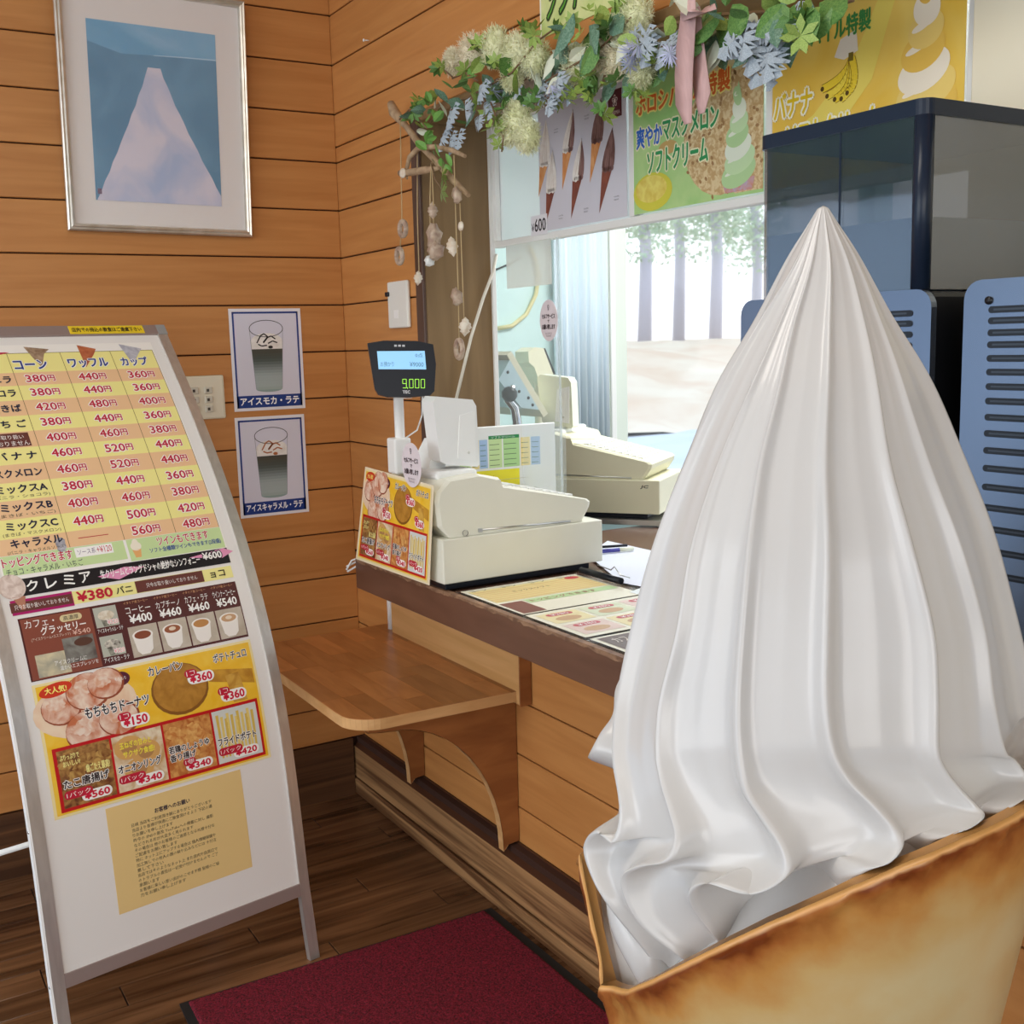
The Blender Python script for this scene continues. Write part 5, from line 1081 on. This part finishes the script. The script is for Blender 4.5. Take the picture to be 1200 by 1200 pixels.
def leafmesh(out, m2, fold=.25, mi=None):
    n = len(out); vs = [(0, y, 0) for y in (0, .35, .7, 1)]
    m = MB(); L = [(x, y, -abs(x)*fold-.15*(y-.4)**2) for x, y in out]; sp_ = [(0, t, -.15*(t-.4)**2+.02) for t in (0, .25, .5, .75, 1)]
    k = len(out); left = [(-x, y, z) for x, y, z in L]
    for side in (L, left):
        vs = sp_+side; fs = []
        for i in range(len(side)-1):
            c = min(4, int(round((side[i][1]+side[i+1][1])/2*4))); fs.append((c, 5+i, 5+i+1))
        for c in range(4): 
            j_ = min(range(len(side)), key=lambda q: abs(side[q][1]-(c+.5)/4)); fs.append((c, c+1, 5+j_))
        m.add(vs, fs, 0, False)
    return m.mesh('leaf', m2)
lob = [(.02, 0), (.05, .12), (.30, .04), (.16, .20), (.40, .22), (.13, .33), (.44, .42), (.40, .50), (.14, .48), (.38, .66), (.12, .62), (.28, .84), (.10, .76), (.12, .94), (0, 1)]
oval = [(.0, 0), (.20, .15), (.34, .40), (.32, .65), (.18, .88), (0, 1)]
pointed = [(.0, 0), (.18, .15), (.30, .35), (.26, .6), (.12, .82), (0, 1)]
G4 = mat('leaf_bright', (.12, .32, .06), .4, col2=(.22, .44, .10), scale=(30, 30, 30))
LM = {'bright_leaf': leafmesh(oval, G4), 'dusty_leaf': leafmesh(lob, DM, .35), 'oval_leaf': leafmesh(oval, G1), 'lime_leaf': leafmesh(oval, G2), 'pointed_leaf': leafmesh(pointed, G3), 'pale_leaf': leafmesh(pointed, EDG)}
def rosette(n, mt, l, w):
    m = MB()
    for k in range(n):
        a = 2*PI*k/n+random.uniform(-.2, .2); e = random.uniform(.1, .9); d = Vector((math.cos(a)*math.cos(e), math.sin(a)*math.cos(e), math.sin(e))); s_ = d.cross(Vector((0, 0, 1))).normalized()*w
        m.add([(0, 0, 0), d*l*.55+s_, d*l, d*l*.55-s_], [(0, 1, 2, 3)])
    return m.mesh('sprig', mt)
LM['sprig'] = rosette(7, G2, 1, .22); LM['green_sprig'] = rosette(8, G1, 1, .25); LM['thistle'] = rosette(26, LAV, 1, .05)
def put(kind, px, py, size, X=-.075, nm=None, rot=None):
    p = at(px, py, 'X', X+random.uniform(-.03, .02)); o = link(nm or kind, LM[kind], gl_); o.location = p; o.scale = (size,)*3
    o.rotation_euler = rot or (random.uniform(-2.4, 2.4), random.uniform(-.8, .8), random.uniform(0, 6.28)); return o
def droop(px, py, size, kind, ang=None, X=-.09):
    o = put(kind, px, py, size, X); 
    # leaf length axis (+Y local) pointed down/outward, face toward the room
    a = ang if ang is not None else random.uniform(-1.2, 1.2)
    yv = Vector((-.25, math.sin(a), -math.cos(a))).normalized(); zv = Vector((-1, 0, random.uniform(-.2, .5))); xv = yv.cross(zv).normalized(); zv = xv.cross(yv)
    o.rotation_euler = Matrix((xv, yv, zv)).transposed().to_euler()
random.seed(4)
def plume(px, py, r_, mt, n=1500, X=-.08):
    p = at(px, py, 'X', X); m = MB(); from mathutils import noise as _n
    m.ell((0, 0, 0), (r_*.36, r_*.60, r_*.60), 22, f=lambda th, a: 1+.42*_n.noise(Vector((math.sin(th)*math.cos(a)*2.2+px, math.sin(th)*math.sin(a)*2.2, math.cos(th)*2.2+py))))
    for k in range(n):
        d = Vector([random.gauss(0, 1) for _ in range(3)]).normalized(); q = d*r_*random.uniform(.45, .80); L_ = random.uniform(.006, .014); dd = (d+Vector((random.uniform(-1, 1), random.uniform(-1, 1), random.uniform(-1, 1)))).normalized()*L_; s_ = dd.cross(Vector((random.random(), random.random(), 1))).normalized()*.0010
        q.x *= .6
        m.add([q-s_, q+s_, q+dd+s_*.3, q+dd-s_*.3], [(0, 1, 2, 3)])
    o = m.build('plume', [mt], gl_, fixn=False); o.location = p; o['kind'] = 'stuff'
for px, py, r_, mt in ((552, 62, .060, PL2), (580, 55, .062, PL), (605, 62, .060, PL), (628, 68, .055, PL), (600, 88, .045, PL), (530, 72, .04, PL2), (606, 140, .062, PL), (618, 160, .050, PL), (598, 152, .05, PL), (676, 76, .052, PL), (706, 62, .045, PL2), (722, 70, .048, PL2), (742, 45, .055, PL), (752, 80, .045, PL), (745, 15, .055, PL), (728, 28, .04, PL)): plume(px, py, r_, mt)
# main stem
path = [at(*q, 'X', -.055) for q in ((497, 150), (520, 128), (560, 108), (610, 95), (660, 75), (710, 50), (760, 35), (830, 18), (900, 14), (960, 12), (1000, 0))]
MB().tube(path, .0035, 8).build('stem', [STM], gl_)
for q in (((560, 108), (600, 85), (630, 48), (655, 30)), ((640, 95), (700, 60), (740, 20)), ((575, 120), (590, 160), (588, 178)), ((500, 150), (480, 128), (468, 140)), ((530, 90), (518, 80), (512, 76)), ((505, 190), (510, 210), (518, 222)), ((560, 95), (545, 85), (530, 92))):
    MB().tube([at(*p, 'X', -.10) for p in q], .0022, 6).build('tendril', [STM], gl_)
for px, py, s_, a in ((530, 122, .085, .2), (545, 118, .08, -.5), (540, 150, .07, .1), (522, 152, .075, .4), (528, 160, .065, -.2), (556, 140, .06, -.9), (570, 92, .07, .5), (562, 100, .06, -.6), (575, 118, .06, 0), (640, 90, .07, .6), (655, 84, .075, -.2), (648, 104, .07, .3), (662, 100, .075, -.7), (645, 112, .06, -.1), (752, 30, .08, .9), (765, 38, .085, .3), (785, 40, .08, -.5), (775, 48, .07, 0), (875, 22, .09, .5), (885, 36, .10, 0), (898, 28, .09, -.6), (905, 50, .085, .1), (893, 60, .08, .2), (900, 72, .07, -.3), (935, 8, .07, .2), (868, 40, .07, 1.0), (612, 100, .05, .9)):
    droop(px, py, s_*.82, 'dusty_leaf', a); droop(px+random.uniform(-12, 12), py+random.uniform(-9, 9), s_*.68, 'dusty_leaf', a+random.uniform(-.8, .8), X=-.08)
for px, py, s_ in ((742, 62, .035), (748, 52, .035), (577, 106, .034), (738, 76, .028), (660, 110, .03), (645, 100, .028), (785, 62, .03)): put('thistle', px, py, s_, X=-.11)
for k in range(70):
    t = random.random(); i = t*9; a = path[int(i)]; b = path[int(i)+1]; p = a.lerp(b, i-int(i))
    o = link(('oval_leaf', 'pointed_leaf', 'lime_leaf', 'pale_leaf')[k % 4], LM[('oval_leaf', 'pointed_leaf', 'lime_leaf', 'pale_leaf')[k % 4]], gl_); o.location = p+Vector((random.uniform(-.06, 0), random.uniform(-.03, .03), random.uniform(-.05, .06))); s_ = random.uniform(.035, .06); o.scale = (s_,)*3; o.rotation_euler = (random.uniform(-3, 3), random.uniform(-1, 1), random.uniform(0, 6.28))
for px, py in ((502, 128), (510, 136), (498, 142), (508, 148), (515, 140), (520, 130), (496, 150), (504, 158), (512, 160), (500, 168), (508, 176), (516, 184), (522, 180), (506, 186), (518, 196), (522, 192), (512, 130), (505, 120), (549, 116), (553, 92), (560, 88), (500, 176)): put('bright_leaf', px, py, random.uniform(.028, .042), X=-.085)
for px, py in ((489, 126), (484, 133), (478, 138), (491, 118), (496, 116), (518, 76), (513, 80), (553, 49), (560, 52), (556, 58), (545, 82), (580, 72), (575, 78), (592, 82), (612, 32), (620, 36), (626, 42), (618, 42), (628, 34), (560, 118), (572, 134), (580, 140), (575, 150), (582, 158), (590, 150), (585, 170), (590, 128), (600, 118), (612, 112), (622, 120), (628, 112), (634, 126), (672, 108), (664, 116), (655, 118), (680, 92), (690, 90), (700, 96), (710, 100), (722, 94), (700, 108), (695, 118), (703, 128), (708, 134), (690, 112), (650, 32), (660, 40), (670, 26), (680, 40), (700, 18), (712, 32), (725, 8), (690, 12), (760, 62), (770, 66), (780, 70), (790, 66), (765, 74), (744, 118), (752, 112), (739, 108), (930, 30), (940, 25), (935, 42), (945, 34), (928, 48), (925, 22)): put(random.choice(('sprig', 'sprig', 'green_sprig')), px, py, random.uniform(.020, .032), X=-.10)
for px, py, s_ in ((518, 204, .034), (517, 224, .034), (935, 30, .045), (945, 22, .04), (938, 42, .035)): put('sprig', px, py, s_, X=-.11, rot=(0, -PI/2, random.uniform(0, 3)))
for px, py, s_, kd in ((655, 55, .07, 'pointed_leaf'), (668, 70, .06, 'pale_leaf'), (648, 62, .06, 'pale_leaf'), (690, 30, .09, 'pointed_leaf'), (700, 45, .08, 'oval_leaf'), (715, 20, .08, 'pointed_leaf'), (672, 15, .10, 'pointed_leaf'), (735, 40, .06, 'pale_leaf'), (830, 8, .075, 'oval_leaf'), (845, 14, .08, 'oval_leaf'), (858, 5, .075, 'oval_leaf'), (865, 24, .08, 'pointed_leaf'), (920, 5, .07, 'oval_leaf'), (945, 8, .07, 'oval_leaf'), (960, 3, .08, 'oval_leaf'), (905, 10, .08, 'pointed_leaf'), (640, 78, .05, 'pointed_leaf'), (820, 20, .07, 'oval_leaf'), (655, 90, .05, 'pale_leaf'), (975, 8, .06, 'oval_leaf')): droop(px, py, s_, kd)
random.seed(8)
for k in range(60):
    kd = random.choice(('pointed_leaf', 'oval_leaf', 'pale_leaf', 'pointed_leaf')); t = random.random(); px = 530+430*t; py = 108-95*t+random.uniform(-20, 20); droop(px, py, random.uniform(.05, .085), kd, random.uniform(-1.8, 1.8), X=-.045)
bm_ = MB()
for k in range(9): p = at(random.uniform(945, 965), random.uniform(18, 42), 'X', -.09); bm_.ell(p, (.006,)*3, 8)
bm_.build('berries', [mat('dark_berry', (.03, .025, .06), .3)], gl_)
RBN = mat('dusty_pink_ribbon', (.56, .35, .33), .6, col2=(.62, .40, .38), scale=(100, 100, 20))
def ribbon(pts, w0, name):
    m = MB(); vs = []
    for i, (px, py, w_, X) in enumerate(pts):
        p = at(px, py, 'X', X); vs += [p+Vector((0, w_, 0)), p+Vector((0, -w_, 0)), p+Vector((.0015, -w_, 0)), p+Vector((.0015, w_, 0))]
    n = len(pts); m.add(vs, [(4*i+a, 4*i+(a+1) % 4, 4*i+4+(a+1) % 4, 4*i+4+a) for i in range(n-1) for a in range(4)], 0, True); m.build(name, [RBN], gl_, fixn=False)
ribbon([(806, -10, .018, -.13), (806, 20, .022, -.135), (803, 50, .026, -.12), (801, 85, .026, -.11), (801, 120, .024, -.10), (806, 145, .010, -.10)], 0, 'ribbon_tail')
ribbon([(812, 10, .018, -.12), (815, 45, .020, -.10), (818, 80, .024, -.09), (823, 110, .022, -.09), (822, 133, .008, -.09)], 0, 'ribbon_tail')
ribbon([(803, 12, .015, -.13), (812, 20, .030, -.15), (826, 16, .030, -.14), (832, 6, .012, -.12)], 0, 'ribbon_loop')

# ------------------------------------------------------------ driftwood and shell mobile
mb_ = empty('shell_mobile', (0, 0, 0), label='driftwood mobile with seashells on strings hanging by the window jamb', cat='mobile')
DW = mat('driftwood', (.32, .21, .12), .8, col2=(.50, .36, .22), scale=(30, 30, 30), bump=.3); STR = mat('jute_string', (.52, .38, .20), .8); SH = mat('seashell', (.58, .46, .34), .45, col2=(.36, .24, .18), scale=(50, 50, 50)); SH2 = mat('seashell_pale', (.82, .76, .64), .4, col2=(.68, .56, .42), scale=(60, 60, 60))
XM = -.075
MB().tube([at(*p, 'X', XM) for p in ((458, 121), (462, 132), (476, 148), (491, 168), (510, 188), (530, 210), (549, 229))], [.011, .016, .009, .010, .009, .010, .006], 10).build('driftwood_stick', [DW], mb_)
MB().tube([at(*p, 'X', XM-.012) for p in ((477, 210), (476, 200), (480, 184), (491, 173), (510, 172), (530, 176), (545, 183))], [.003, .005, .007, .008, .007, .007, .005], 10).build('driftwood_branch', [DW], mb_)
MB().tube([at(*p, 'X', XM-.015) for p in ((469, 203), (482, 202), (500, 199), (515, 197))], [.009, .010, .010, .004], 10).build('driftwood_branch', [DW], mb_)
def sg(pts, off=0): MB().tube([at(*p, 'X', XM-.02-off) for p in pts], .0016, 5).build('string', [STR], mb_)
sg(((469, 140), (470, 200), (471, 262), (468, 300))); sg(((505, 190), (504, 230), (504, 262), (503, 300))); sg(((506, 190), (508, 240), (508, 270)), .004); sg(((532, 182), (534, 250), (537, 340), (538, 405))); sg(((539, 238), (541, 300), (544, 378)), .004); sg(((489, 175), (489, 250), (491, 320)), -.02)
def shell(px, py, kind, w, h, m_=None):
    p = at(px, py, 'X', XM-.024 if px > 492 or px < 480 else XM+.01); m = MB()
    if kind == 'ring':
        c = [(math.cos(a)*w, math.sin(a)*h) for a in [2*PI*k/16 for k in range(17)]]; m.tube([(0, y, z) for y, z in c], min(w, h)*.38, 8)
    elif kind == 'spiral':
        m.lathe([(0.0001, -h), (w*.35, -h*.7), (w*.75, -h*.45), (w*.6, -h*.3), (w, -h*.05), (w*.8, h*.15), (w*.85, h*.35), (w*.5, h*.5), (w*.5, h*.7), (w*.2, h*.85), (0.0001, h)], (0, 0, 0), 12)
    elif kind == 'fan':
        m.ell((0, 0, 0), (w*.45, w, h), 12, f=lambda th, a: 1+.10*math.cos(8*a)*math.sin(th))
    elif kind == 'knobbly':
        m.ell((0, 0, 0), (w*.7, w, h), 14, f=lambda th, a: 1+.22*math.sin(3*a+2*th)*math.sin(th)+.12*math.sin(6*th))
    o = m.build('shell', [m_ or SH], mb_); o.location = p; o.rotation_euler = (random.uniform(-.3, .3), 0, 0)
for q in ((472, 268, 'ring', .020, .020), (468, 300, 'ring', .019, .021), (490, 326, 'spiral', .014, .022, SH2), (507, 247, 'spiral', .015, .024), (508, 277, 'knobbly', .026, .034), (510, 294, 'knobbly', .028, .026), (503, 306, 'knobbly', .018, .015, H('E8EAE6', .5)), (535, 229, 'knobbly', .016, .022), (530, 289, 'spiral', .017, .028, SH2), (540, 265, 'fan', .013, .012, SH2), (535, 348, 'knobbly', .019, .024), (545, 383, 'spiral', .018, .026, SH2), (538, 409, 'ring', .018, .024), (472, 203, 'fan', .018, .014, SH2)): shell(*q)

# the room's own walls bounce the daylight; overhead fill lights are added helpers
for o in list(COL.objects):
    if o.parent or 'category' not in o: continue
    n = o.name.split('.')[0]
    g = {'drink_poster': 'iced latte posters on the back wall', 'cone_poster': 'posters on the window panes', 'melon_poster': 'posters on the window panes', 'banana_poster': 'posters on the window panes', 'cash_register': 'ivory cash registers', 'coffee_machine': 'coffee machines in a row', 'menu_sheet': 'menus lying on the counter', 'self_service_sticker': 'round self-service stickers', 'hedge': 'hedges across the car park'}.get(n)
    if g: o['group'] = g
